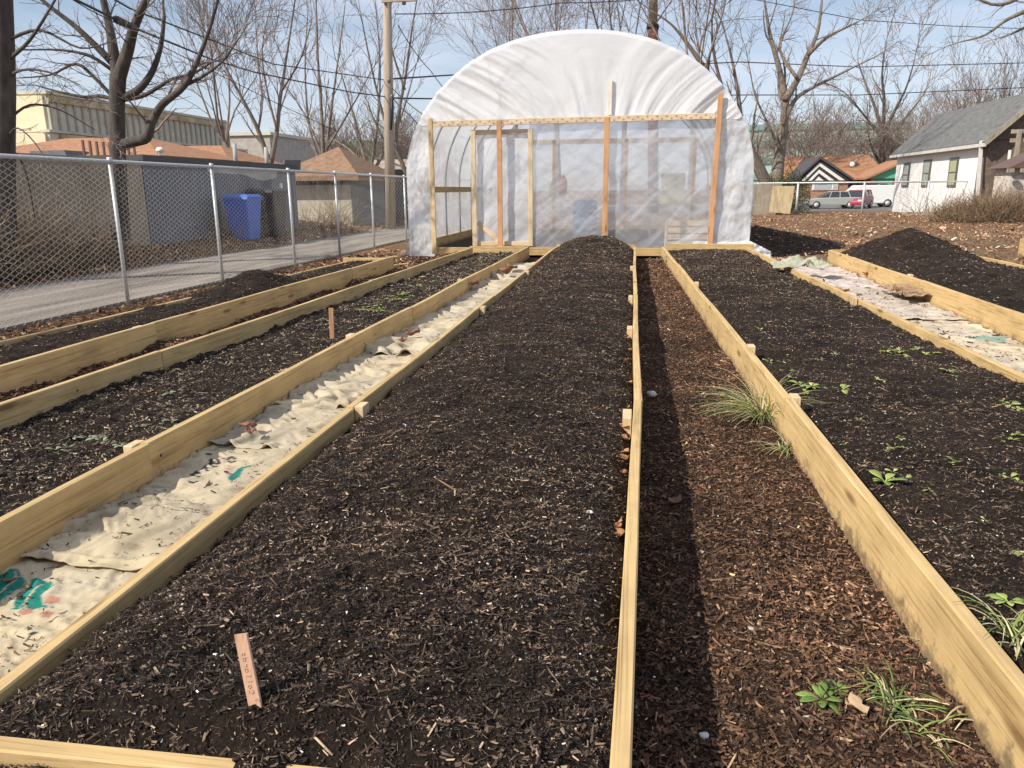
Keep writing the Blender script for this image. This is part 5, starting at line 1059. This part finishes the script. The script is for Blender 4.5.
# far houses across the street
YH = 92
def hx(px): return P(px, 185, YH).x
def hz(py): return P(830, py, YH).z
BRK = noisy('warm_brick', [(.3,(.27,.15,.095)),(.7,(.42,.26,.17))], 3, 6, .9, .2)
b1 = thing('striped_gable_house', (hx(822), YH, -.6), 'brick bungalow with black and white chevron gable across the street', 'house')
z_e = hz(180); z_a = hz(159)
MB().box(hx(800), hx(848), YH, YH+9, -.7, z_e).build('wall', BRK, b1)
xl_, xr2, xc_ = hx(797), hx(849), hx(817)
def gab(xa, xb, xc, z0, z1, y, t): return MB().prism([(xa, y, z0), (xb, y, z0), (xc, y, z1)], (0, t, 0))
BW = (flat('gable_black', (.03,.028,.03)), flat('gable_white', (.75,.73,.68)))
for k in range(6):
    s = 1-k/6; gab(xc_+(xl_-xc_)*s, xc_+(xr2-xc_)*s, xc_, z_e-.05, z_e+(z_a-z_e)*s, YH-.35-k*.03, .03).build('gable_stripe', BW[k % 2], b1)
rf = MB(); rf.prism([(xl_-.3, YH-.6, z_e-.1), (xc_, YH-.6, z_a), (xr2+.3, YH-.6, z_e-.1), (xr2+.3, YH-.6, z_e+.15), (xc_, YH-.6, z_a+.3), (xl_-.3, YH-.6, z_e+.15)], (0, 9, 0)); rf.build('roof', flat('dark_roof', (.07,.065,.075), .9), b1)
o = MB().box(hx(812), hx(838), YH-.12, YH-.01, hz(190), hz(179)-.1).build('window', BW[1], b1)
MB().box(hx(814), hx(831), YH-.16, YH-.13, hz(189), hz(180)-.1).build('pane', flat('curtained_glass', (.42,.46,.48), .2), o); MB().box(hx(833), hx(837), YH-.16, YH-.13, hz(189), hz(180)-.1).build('pane', bpy.data.materials['curtained_glass'], o)
b2 = thing('orange_roof_house', (hx(870), YH+6, -.6), 'long low brick house with orange roof behind the parked cars', 'house')
MB().box(hx(793), hx(896), YH+6, YH+14, -.7, hz(178)).build('wall', BRK, b2)
hip(b2, hx(790), hx(900), YH+5, YH+15, hz(178), P(830,155,YH+10).z, RO_OR, .1, 'x')
MB().box(hx(866), hx(870), YH+7, YH+8, hz(170), hz(155)).build('chimney', BRK, b2)
p = P(852, 165, YH+4); MB().tube([p, p+Vector((0,-.2,.1))], [.25,.3], 12).build('roof_dish', flat('dish_pale', (.8,.8,.8)), b2, True)
b3 = thing('green_gable_house', (hx(885), YH-2, -.6), 'house end with bright green gable and green door behind the red car', 'house')
GRN = flat('bright_green_paint', (.10,.42,.26), .7, .06)
MB().box(hx(868), hx(900), YH-1, YH+5, -.7, hz(178)).build('wall', BRK, b3)
gab(hx(863), hx(935), hx(902), hz(179), hz(163), YH-1.3, .2).build('gable', GRN, b3)
rf = MB(); rf.prism([(hx(861), YH-1.7, hz(180)), (hx(902), YH-1.7, hz(162)), (hx(902), YH-1.7, hz(160)), (hx(861), YH-1.7, hz(178))], (0, 8, 0)); rf.build('roof', RO_OR, b3)
o = MB().box(hx(874), hx(889), YH-1.1, YH-1.01, -.5, hz(180)).build('doorway', GRN, b3); MB().box(hx(877), hx(884), YH-1.16, YH-1.11, -.4, hz(184)).build('door', flat('dark_door', (.05,.06,.06)), o)
MB().box(hx(893), hx(896), YH-3, YH-2.6, -.6, hz(164)).build('white_post', BW[1], b3)
# pale green glass building
gg = thing('glass_building', (P(860,150,210).x, 210, 0), 'large pale green glazed building far behind the bare trees', 'building')
gxa, gxb = P(748,150,210).x, P(908,150,210).x
MB().box(gxa, gxb, 210, 240, -1, P(830,126,210).z).build('wall', noisy('pale_green_cladding', [(.3,(.34,.50,.42)),(.7,(.52,.66,.58))], .05, 3, .4, 0), gg)
for k in range(4): MB().box(gxa-.1, gxb+.1, 209.6, 209.95, 3.2+k*4, 4.6+k*4).build('window_band', flat('green_glass', (.22,.36,.32), .15), gg)
# ------------------------------------------------------------------ vehicles
RUB = flat('tyre_rubber', (.03,.03,.03)); RIMM = flat('rim_metal', (.5,.5,.52), .4); GLS = flat('car_glass', (.035,.04,.05), .12)
def car(name, x, y, side, roof, paint, label, cat, width=1.8, wx=(.9, 3.6), wr_=.33, zb=-.58):
    """side: body outline (x, z); roof: glasshouse outline; car faces along x"""
    t = thing(name, (x, y, zb), label, cat); Z = lambda pts: [(x+a, y, zb+b) for a, b in pts]
    MB().prism(Z(side), (0, width, 0)).build('body', paint, t, bevel=.07)
    mb = MB(); n = len(roof); lo = [Vector((x+a, y+.06+.16*(b > roof[0][1]+.1), zb+b)) for a, b in roof]; hi = [Vector((x+a, y+width-.06-.16*(b > roof[0][1]+.1), zb+b)) for a, b in roof]
    mb.add(lo+hi, [tuple(range(n-1,-1,-1)), tuple(range(n, 2*n))]+[(i,(i+1)%n,n+(i+1)%n,n+i) for i in range(n)]); mb.build('glasshouse', GLS, t, bevel=.04)
    top = [(a, b) for a, b in roof if b > roof[0][1]+.3]; xa, xb = min(a for a, b in top), max(a for a, b in top); zt = max(b for a, b in top)
    MB().box(x+xa-.05, x+xb+.05, y+.2, y+width-.2, zb+zt-.03, zb+zt+.05).build('roof', paint, t, bevel=.03)
    mb = MB(); mid = (xa+xb)/2
    for q in (xa, mid, xb): mb.bar((x+q+(q-mid)*.28, y+.07, zb+roof[0][1]), (x+q, y+.2, zb+zt), .07, .05, (0,1,0))
    mb.build('pillars', paint, t)
    for q in wx:
        for yy in (y+.02, y+width-.22):
            w = MB().tube([(x+q, yy-.03, zb+wr_), (x+q, yy+.2, zb+wr_)], wr_, 20).build('wheel', RUB, t, True); MB().tube([(x+q, yy-.045, zb+wr_), (x+q, yy-.02, zb+wr_)], wr_*.6, 14).build('rim', RIMM, w, True)
    L_ = max(a for a, b in side)
    for yy in (y+.1, y+width-.4):
        MB().box(x-.0, x+.06, yy, yy+.3, zb+.62, zb+.76).build('headlight', flat('lamp_lens', (.7,.7,.72), .2), t); MB().box(x+L_-.05, x+L_+.01, yy, yy+.3, zb+.66, zb+.8).build('tail_light', flat('tail_red', (.4,.03,.03), .3), t)
SED = [(0,.3),(4.6,.3),(4.65,.7),(4.5,.95),(3.9,.98),(1.3,.93),(.3,.8),(0,.6)]
x_ = P(806, 200, 71).x
car('sedan', x_, 71, SED, [(1.2,.93),(4.05,.97),(3.45,1.38),(2.1,1.42)], flat('silver_paint', (.36,.37,.34), .3, .03), 'grey sedan parked in front of the striped gable house', 'car', wx=(.9,3.65))
car('panel_van', P(838, 200, 76).x, 76, [(0,.35),(5.3,.35),(5.3,1.95),(1.6,1.95),(.9,1.3),(.1,1.05),(0,.7)], [(.95,1.25),(2.1,1.3),(2.1,1.85),(1.65,1.85)], flat('white_paint', (.80,.80,.78), .4, .03), 'white van parked partly behind the grey sedan', 'van', 1.95, (1.0,4.3), .36)
car('hatchback', P(868, 200, 69.0).x, 70.5, [(0,.3),(3.9,.3),(3.95,.9),(3.8,1.0),(1.1,.98),(.2,.85),(0,.6)], [(.9,.98),(3.75,1.0),(3.4,1.5),(1.6,1.52)], flat('red_paint', (.30,.03,.06), .35, .05), 'dark red hatchback parked right of the grey sedan', 'car', wx=(.8,3.1))
bpy.data.objects['hatchback'].rotation_euler.z = math.radians(62)

# ------------------------------------------------------------------ plants, markers, small litter
def blade_plant(name, base, n_, h, seed, cols, label, cat='weed', group=None, spread=.5, w=.006, droop=.6):
    rg = random.Random(seed); V = []; Fq = []; C = []
    for k in range(n_):
        a = rg.uniform(0, 2*math.pi); L_ = h*rg.uniform(.5, 1.2); sp = spread*rg.uniform(.3, 1.4); p = Vector(base)+Vector((rg.gauss(0,.02), rg.gauss(0,.03), 0)); d = Vector((math.cos(a)*sp, math.sin(a)*sp, 1)).normalized()
        c = np.array(rg.choice(cols))*rg.uniform(.7, 1.3); b0 = len(V); sd = Vector((-math.sin(a), math.cos(a), 0)); m_ = 5
        for i in range(m_+1):
            ww = w*(1-i/m_*.85); V += [tuple(p-sd*ww/2), tuple(p+sd*ww/2)]; C += [c, c]
            p = p+d*L_/m_; d = (d+Vector((math.cos(a)*.18, math.sin(a)*.18, -droop*.35))).normalized()
        Fq += [(b0+2*i, b0+2*i+1, b0+2*i+3, b0+2*i+2) for i in range(m_)]
    o = link(name, fastmesh(name, np.array(V), np.array(Fq), None, np.clip(np.array(C), 0, 1), [LEAFM], smooth=True)); o.modifiers.new('t', 'SOLIDIFY').thickness = .0008; prop(o, label, cat, group); return o
def leafy(name, base, n_, size, seed, cols, label, cat='seedling', group=None, w=.42):
    rg = random.Random(seed); V = []; Fq = []; C = []
    for k in range(n_):
        a = 2*math.pi*(k+rg.random()*.7)/n_; L_ = size*rg.uniform(.6, 1.15); e = Vector((math.cos(a), math.sin(a), rg.uniform(.15, .6))).normalized(); sd = Vector((-math.sin(a), math.cos(a), rg.uniform(-.2,.2))); c = np.array(rg.choice(cols))*rg.uniform(.8, 1.2); b0 = len(V); p = Vector(base)
        for i, ww in enumerate((.12, .16, .75, 1, .8, .25)):
            q = p+e*L_*i/5-Vector((0,0,.25*L_*(i/5)**2)); V += [tuple(q-sd*L_*w*ww/2+Vector((0,0,.05*L_*ww))), tuple(q), tuple(q+sd*L_*w*ww/2+Vector((0,0,.05*L_*ww)))]; C += [c, c*.85, c]
        for i in range(5):
            for j in (0, 1): Fq.append((b0+3*i+j, b0+3*i+j+1, b0+3*i+j+4, b0+3*i+j+3))
    o = link(name, fastmesh(name, np.array(V), np.array(Fq), None, np.clip(np.array(C), 0, 1), [LEAFM], smooth=True)); o.modifiers.new('t', 'SOLIDIFY').thickness = .0008; prop(o, label, cat, group); return o
def onsurf(px, py, h):
    z = .15
    for _ in range(12): p = G(px, py, z); z = .5*z+.5*float(h(np.array(p.x), np.array(p.y)))
    p.z = z; return p
GRC = [(.22,.27,.08), (.34,.36,.14), (.14,.21,.06), (.52,.46,.26), (.50,.42,.26)]
LG = [(.36,.42,.12), (.45,.47,.18), (.24,.34,.09)]
sg = 'pale green seedlings in the bed right of the path'
k = 0
for px, py, n_, s in [(787,372,6,.07),(770,362,4,.06),(800,385,6,.075),(812,387,6,.075),(843,390,6,.08),(835,355,4,.05),(790,355,4,.06),(778,392,5,.05),(765,380,4,.04),(905,448,3,.03),(985,520,3,.03),(860,420,3,.035),(1000,440,4,.05),(772,355,3,0.035),(782,362,4,0.045),(793,378,4,0.050),(806,393,4,0.050),(823,388,4,0.045),(893,356,5,0.055),(907,357,5,0.055),(921,348,4,0.050),(935,353,4,0.050),(890,347,4,0.045),(955,376,3,0.040),(968,366,3,0.040),(1003,402,4,0.045),(1018,410,5,0.050),(1012,440,4,0.045),(900,440,4,0.040),(888,452,3,0.035),(1002,475,3,0.035),(1018,482,4,0.040),(905,478,4,0.045),(893,472,4,0.040),(845,445,3,0.030),(940,420,3,0.030),(975,430,3,0.030),(850,365,3,0.035),(870,372,3,0.035),(1015,350,4,0.050),(990,345,4,0.050),(820,360,4,.05),(885,352,7,.07),(900,352,7,.075),(915,350,6,.07),(925,355,5,.06),(950,372,5,.07),(960,370,5,.06),(1010,405,6,.07),(1018,435,6,.07),(893,448,5,.05),(1010,478,4,.05),(930,490,4,.035),(955,462,4,.05),(870,440,4,.045),(760,330,3,.05),(880,380,4,.05)]:
    p = onsurf(px, py, hD)
    leafy('seedling', p, n_+rnd.choice((-1, 0, 1)), s*.85, 100+k, LG, 'small pale green seedling in the dark soil right of the mulch path', group=sg); k += 1
for px, py, n_, s, lab in [(885,482,7,.075,'largest round leaved seedling beside the right path board'), (1022,555,5,.05,'yellow green sprout at the right edge above the grass tuft'), (1008,602,6,.05,'small yellow flowered sprout beside the lower right grass tuft')]:
    p = onsurf(px, py, hD); leafy('seedling', p, n_, s, 200+k, LG, lab); k += 1
sg2 = 'low green weeds at the far end of the left bed'
for k in range(26):
    px = 355+rnd.random()*85; py = 312-(px-355)*.42+rnd.uniform(-5, 8); p = G(px, py, .15); p.z = float(hB(np.array(p.x), np.array(p.y)))
    if p.x > -1.95: continue
    leafy('weed', p, 6, .06, 300+k, [(.22,.30,.08), (.30,.36,.12)], 'low green weed in the far part of the bed left of the sacks', 'weed', sg2)
for k in range(14):
    px = rnd.uniform(30, 190); py = 470-(px-30)*.42+rnd.uniform(-25, 15); p = G(px, py, .15)
    if p.x < -2.85 or p.x > -1.95: continue
    p.z = float(hB(np.array(p.x), np.array(p.y))); leafy('weed', p, 5, .045, 400+k, [(.24,.28,.17), (.30,.32,.22)], 'greyish green wilted weed in the near part of the bed left of the sacks', 'weed', 'wilted weeds in the near left bed')
def onpath(px, py): return onsurf(px, py, hP)
blade_plant('grass_tuft', onpath(764,424), 190, .36, 1, GRC, 'green and straw coloured grass tuft at the path board below the joint block', 'grass tuft', spread=.9, droop=.7)
blade_plant('grass_tuft', onpath(788,455), 60, .18, 2, GRC, 'shorter grass tuft just nearer than the tall one on the path board', 'grass tuft', spread=.9, droop=.8)
blade_plant('grass_tuft', onpath(902,590), 14, .10, 13, GRC, 'few straw blades at the foot of the path board above the green patch', 'grass tuft', spread=1.4, droop=.8)
blade_plant('grass_tuft', onpath(950,668), 22, .12, 14, GRC, 'thin grass blades between the green patch and the path board', 'grass tuft', spread=1.5, droop=.8)
blade_plant('grass_tuft', onpath(930,738), 16, .09, 15, GRC, 'low straw blades below the flattened grass patch', 'grass tuft', spread=1.8, droop=.8)
blade_plant('grass_tuft', onpath(830,510), 12, .10, 3, GRC, 'sparse few blades by the path board at mid height', 'grass tuft', spread=1.1, droop=.8)
blade_plant('grass_tuft', onpath(893,705), 60, .10, 4, [(.12,.19,.05), (.20,.26,.08), (.10,.15,.05), (.42,.36,.2)], 'flattened dark green grass patch on the mulch path', 'grass tuft', spread=1.6, droop=.9)
blade_plant('grass_tuft', onpath(975,722), 34, .17, 5, GRC, 'broad bladed grass clump against the path board at bottom right', 'grass tuft', spread=1.3, w=.011, droop=.8)
p = onsurf(1015, 640, hD); blade_plant('grass_tuft', p, 46, .17, 6, GRC, 'pale grass tuft inside the right bed at the picture edge', 'grass tuft', spread=1.0, droop=.8)
p = G(668, 262, .1); blade_plant('grass_tuft', (p.x, p.y, .1), 40, .25, 8, [(.42,.36,.24), (.35,.30,.2)], 'straw coloured dry tuft at the far end of the mulch path', 'grass tuft', spread=1.2, w=.01, droop=.8)
leafy('dandelion_weed', onpath(822,700), 10, .055, 9, [(.16,.25,.06), (.20,.30,.08)], 'lobed dandelion rosette on the mulch path beside the grass patch', 'weed', w=.35)
leafy('dandelion_weed', onpath(838,690), 8, .05, 10, [(.14,.23,.06), (.18,.27,.08)], 'second green rosette touching the flattened grass patch', 'weed', w=.4)
# dry leaves / litter
def curl(name, p, s, seed, c, label, cat, group=None):
    rg = random.Random(seed); n_ = 7; V = []; a0 = rg.uniform(0, 6.28)
    for i in range(n_):
        for j in range(n_):
            u, v = i/(n_-1)-.5, j/(n_-1)-.5; w = (1-(2*v)**2*.7); w *= .75+.25*abs(math.sin(v*9+seed)); x, y = u*w*s, v*s*1.3; x *= 1+.35*math.sin(7*v+seed*2); z = .7*abs(u)*s+.5*v*v*s+.10*s*math.sin(7*v+seed+3*u)
            V.append((p.x+x*math.cos(a0)-y*math.sin(a0), p.y+x*math.sin(a0)+y*math.cos(a0), p.z+z+.006))
    Q = np.array([(i*n_+j, i*n_+j+1, (i+1)*n_+j+1, (i+1)*n_+j) for i in range(n_-1) for j in range(n_-1)]); C = np.array(c)*np.random.default_rng(seed).uniform(.75, 1.2, (n_*n_, 1))
    o = link(name, fastmesh(name, np.array(V), Q, None, C, [LEAFM], smooth=True)); o.modifiers.new('t', 'SOLIDIFY').thickness = .001; prop(o, label, cat, group)
k = 0
for px, py, s in [(628,340,.05),(630,352,.06),(626,362,.05),(629,385,.05),(627,430,.06),(626,442,.06),(624,455,.05),(625,462,.06),(624,475,.04),(622,525,.05),(620,538,.06),(617,530,.04),(629,410,.04)]:
    p = onsurf(px, py, hA); p.x = min(p.x, float(fR0(p.y))-.045); curl('dry_leaf', p, s*.72, k, (.30,.15,.08) if k % 3 else (.40,.25,.14), 'curled rusty leaf tucked beside the centre board of the middle bed', 'leaf', 'rusty leaves along the centre board'); k += 1
for px, py, s, z in [(246,432,.045,.12),(251,438,.05,.12),(254,432,.04,.12),(413,338,.09,.12),(403,345,.06,.12),(505,275,.16,.13),(512,271,.14,.13),(475,287,.10,.13)]:
    p = G(px, py, z); p.z = z+.018; curl('dry_leaf', p, s, k, (.24,.12,.08), 'dry reddish leaf lying on the sacks in the strip', 'leaf', 'reddish leaves lying on the sacks'); k += 1
for px, py in [(805,262),(817,268),(866,277),(843,295),(1013,322),(1000,318)]:
    p = G(px, py, .1); p.z = .12; curl('dry_leaf', p, .09, k, (.38,.17,.08), 'orange leaf on the pale sheets against the broad board', 'leaf', 'orange leaves on the pale sheets'); k += 1
curl('dry_leaf', onpath(856,712), .045, 91, (.40,.29,.18), 'pale tan lobed leaf beside the grass patch on the path', 'leaf')
curl('dry_leaf', onpath(929,705), .030, 92, (.40,.29,.18), 'small tan leaf at the right end of the grass patch', 'leaf')
curl('dry_leaf', onpath(675,505), .05, 98, (.22,.13,.085), 'dark wide leaf in the shaded side of the path', 'leaf')
def lump(name, p, s, c, lab, cat, seed=0):
    rg = random.Random(seed); k_, n_ = 8, 6; V = []
    for i in range(n_):
        a = math.pi*i/(n_-1)-math.pi/2
        for j in range(k_):
            t = 2*math.pi*j/k_; q = rg.uniform(.7, 1.2); V.append((p.x+s*math.cos(a)*math.cos(t)*q, p.y+s*.8*math.cos(a)*math.sin(t)*q, p.z+s*.5*(math.sin(a)*q+.7)))
    mb = MB(); mb.add(V, [(i*k_+j, i*k_+(j+1)%k_, (i+1)*k_+(j+1)%k_, (i+1)*k_+j) for i in range(n_-1) for j in range(k_)]); prop(mb.build(name, flat(name+'_mat'+str(seed), c, .8), None, True), lab, cat)
lump('paper_scrap', onpath(704,737), .014, (.6,.58,.55), 'crumpled whitish scrap in the shaded bottom of the path', 'scrap', 1)
lump('paper_scrap', onpath(651,396), .035, (.62,.60,.56), 'white scrap on the path by the centre board joint', 'scrap', 2)
p = G(641, 553, .2); p = G(590, 517, .2); p.z = float(hA(np.array(p.x), np.array(p.y))); lump('white_pebble', p, .012, (.8,.8,.78), 'bright white pebble on the middle bed near the centre board', 'pebble', 3)
p = G(220, 695, .2); p.z = float(hA(np.array(p.x), np.array(p.y))); lump('white_pebble', p, .006, (.8,.78,.74), 'small white pebble left of the marker stake', 'pebble', 4)
lump('stone', onpath(751,630), .012, (.40,.36,.32), 'grey pebble in the middle of the mulch path', 'pebble', 5); lump('stone', onpath(693,537), .011, (.50,.34,.22), 'small tan wood nub beside the shadow edge on the path', 'wood chip', 6)
def stick(pts, r, c, lab): o = MB().tube(pts, r, 5).build('stick', c, None, True); prop(o, lab, 'stick')
STK = flat('pale_stick', (.50,.38,.25), .9, .2); STD = flat('brown_stick', (.22,.12,.07), .9, .2)
def onA(px, py): return onsurf(px, py, hA)+Vector((0,0,.006))
stick([onA(315,740), onA(325,750), onA(333,758)], .0025, STK, 'thin pale stick at the near edge of the middle bed')
stick([onpath(712,520), onpath(740,530), onpath(768,535)], .0022, STK, 'long thin pale stem lying across the mulch path')
stick([onpath(828,645), onpath(842,648), onpath(855,651)], .006, STK, 'pale splinter of wood in the right half of the path')
stick([onpath(845,615), onpath(862,622), onpath(872,630), onpath(900,640)], .0035, STD, 'crooked brown root beside the path board')
stick([onpath(790,690), onpath(870,676), onpath(922,671)], .002, STK, 'straw stem behind the grass patch')
stick([onpath(650,730)+Vector((.02,0,0)), onpath(680,705)], .003, STD, 'dark stick lying in the shaded bottom of the path')
stick([onA(436,480), onA(455,492), onA(470,493)], .003, STD, 'thin dark root on the middle bed surface')
# wooden markers
mk = thing('plant_marker', onA(256, 708), 'flat cedar plant marker with faint writing stuck in the near end of the middle bed', 'plant marker')
bse = onA(257, 707); bse.z -= .03; tp = P(241, 634, bse.y+.03)
MB().bar(bse, tp, .026, .006, (0,1,0), .001).build('stake', PK_Z, mk)
# faint hand-written strokes
d = (tp-bse); L0 = d.length; dn = d.normalized(); sx = Vector((0,1,0)).cross(dn).normalized(); 
sx = dn.cross(Vector((0,1,0))).normalized(); nn = sx.cross(dn); 
if nn.y > 0: nn = -nn
bse_n = nn*.0036
INKM = flat('pencil_ink', (.26,.155,.12), .9)
mb = MB(); gl_ = {'C': [[(.9,.9),(.3,1),(0,.5),(.3,0),(.9,.1)]], 'o': [[(0,.3),(.5,.7),(1,.3),(.5,0),(0,.3)]], 'l': [[(.4,1.2),(.4,0)]], 'a': [[(1,.7),(.2,.6),(.1,.1),(.9,.1),(1,.7),(1,0)]], 'r': [[(.1,.7),(.1,0)],[(.1,.5),(.8,.7)]], 'd': [[(1,1.2),(1,0),(.1,.1),(.1,.6),(1,.6)]], 's': [[(.9,.7),(.2,.6),(.8,.2),(.1,0)]]}
def wr(word, s0, ch):
    t = s0
    for c in word:
        for st in gl_[c]:
            pts = [bse+bse_n+dn*(t+(1-0)*u*ch*.75)+sx*(-(v-.5)*ch*1.0) for u, v in st]
            pts = [bse+bse_n+dn*(t+u*ch*.75)-sx*((v-.5)*ch) for u, v in st]; mb.tube(pts, .00042, 4)
        t += ch*1.05
wr('Collards', L0*.30, .0095); mb.build('writing', INKM, mk)
m2_ = thing('plant_marker', G(332, 334, .15), 'plain upright wooden stake in the bed left of the sacks', 'plant marker'); b_ = G(332, 334, .15); t_ = P(331, 308, b_.y); MB().bar(b_-Vector((0,0,.05)), t_, .035, .012, (0,1,0), .001).build('stake', wood('stake_brown', 2, (.45,.25,.13), (.30,.15,.08), .2), m2_)
# timber offcuts at the left far end
mb = MB(); a = G(383, 268, .06); mb.bar(a, G(428, 262, .08), .09, .05); prop(mb.build('timber_offcut', W_X), 'pale timber offcut lying past the leaf gap by the greenhouse', 'offcut')
mb = MB(); mb.bar(G(352, 263, .12), G(398, 257, .1), .12, .04); prop(mb.build('timber_offcut', W_X), 'second timber offcut lying behind the end of the outer left bed', 'offcut')
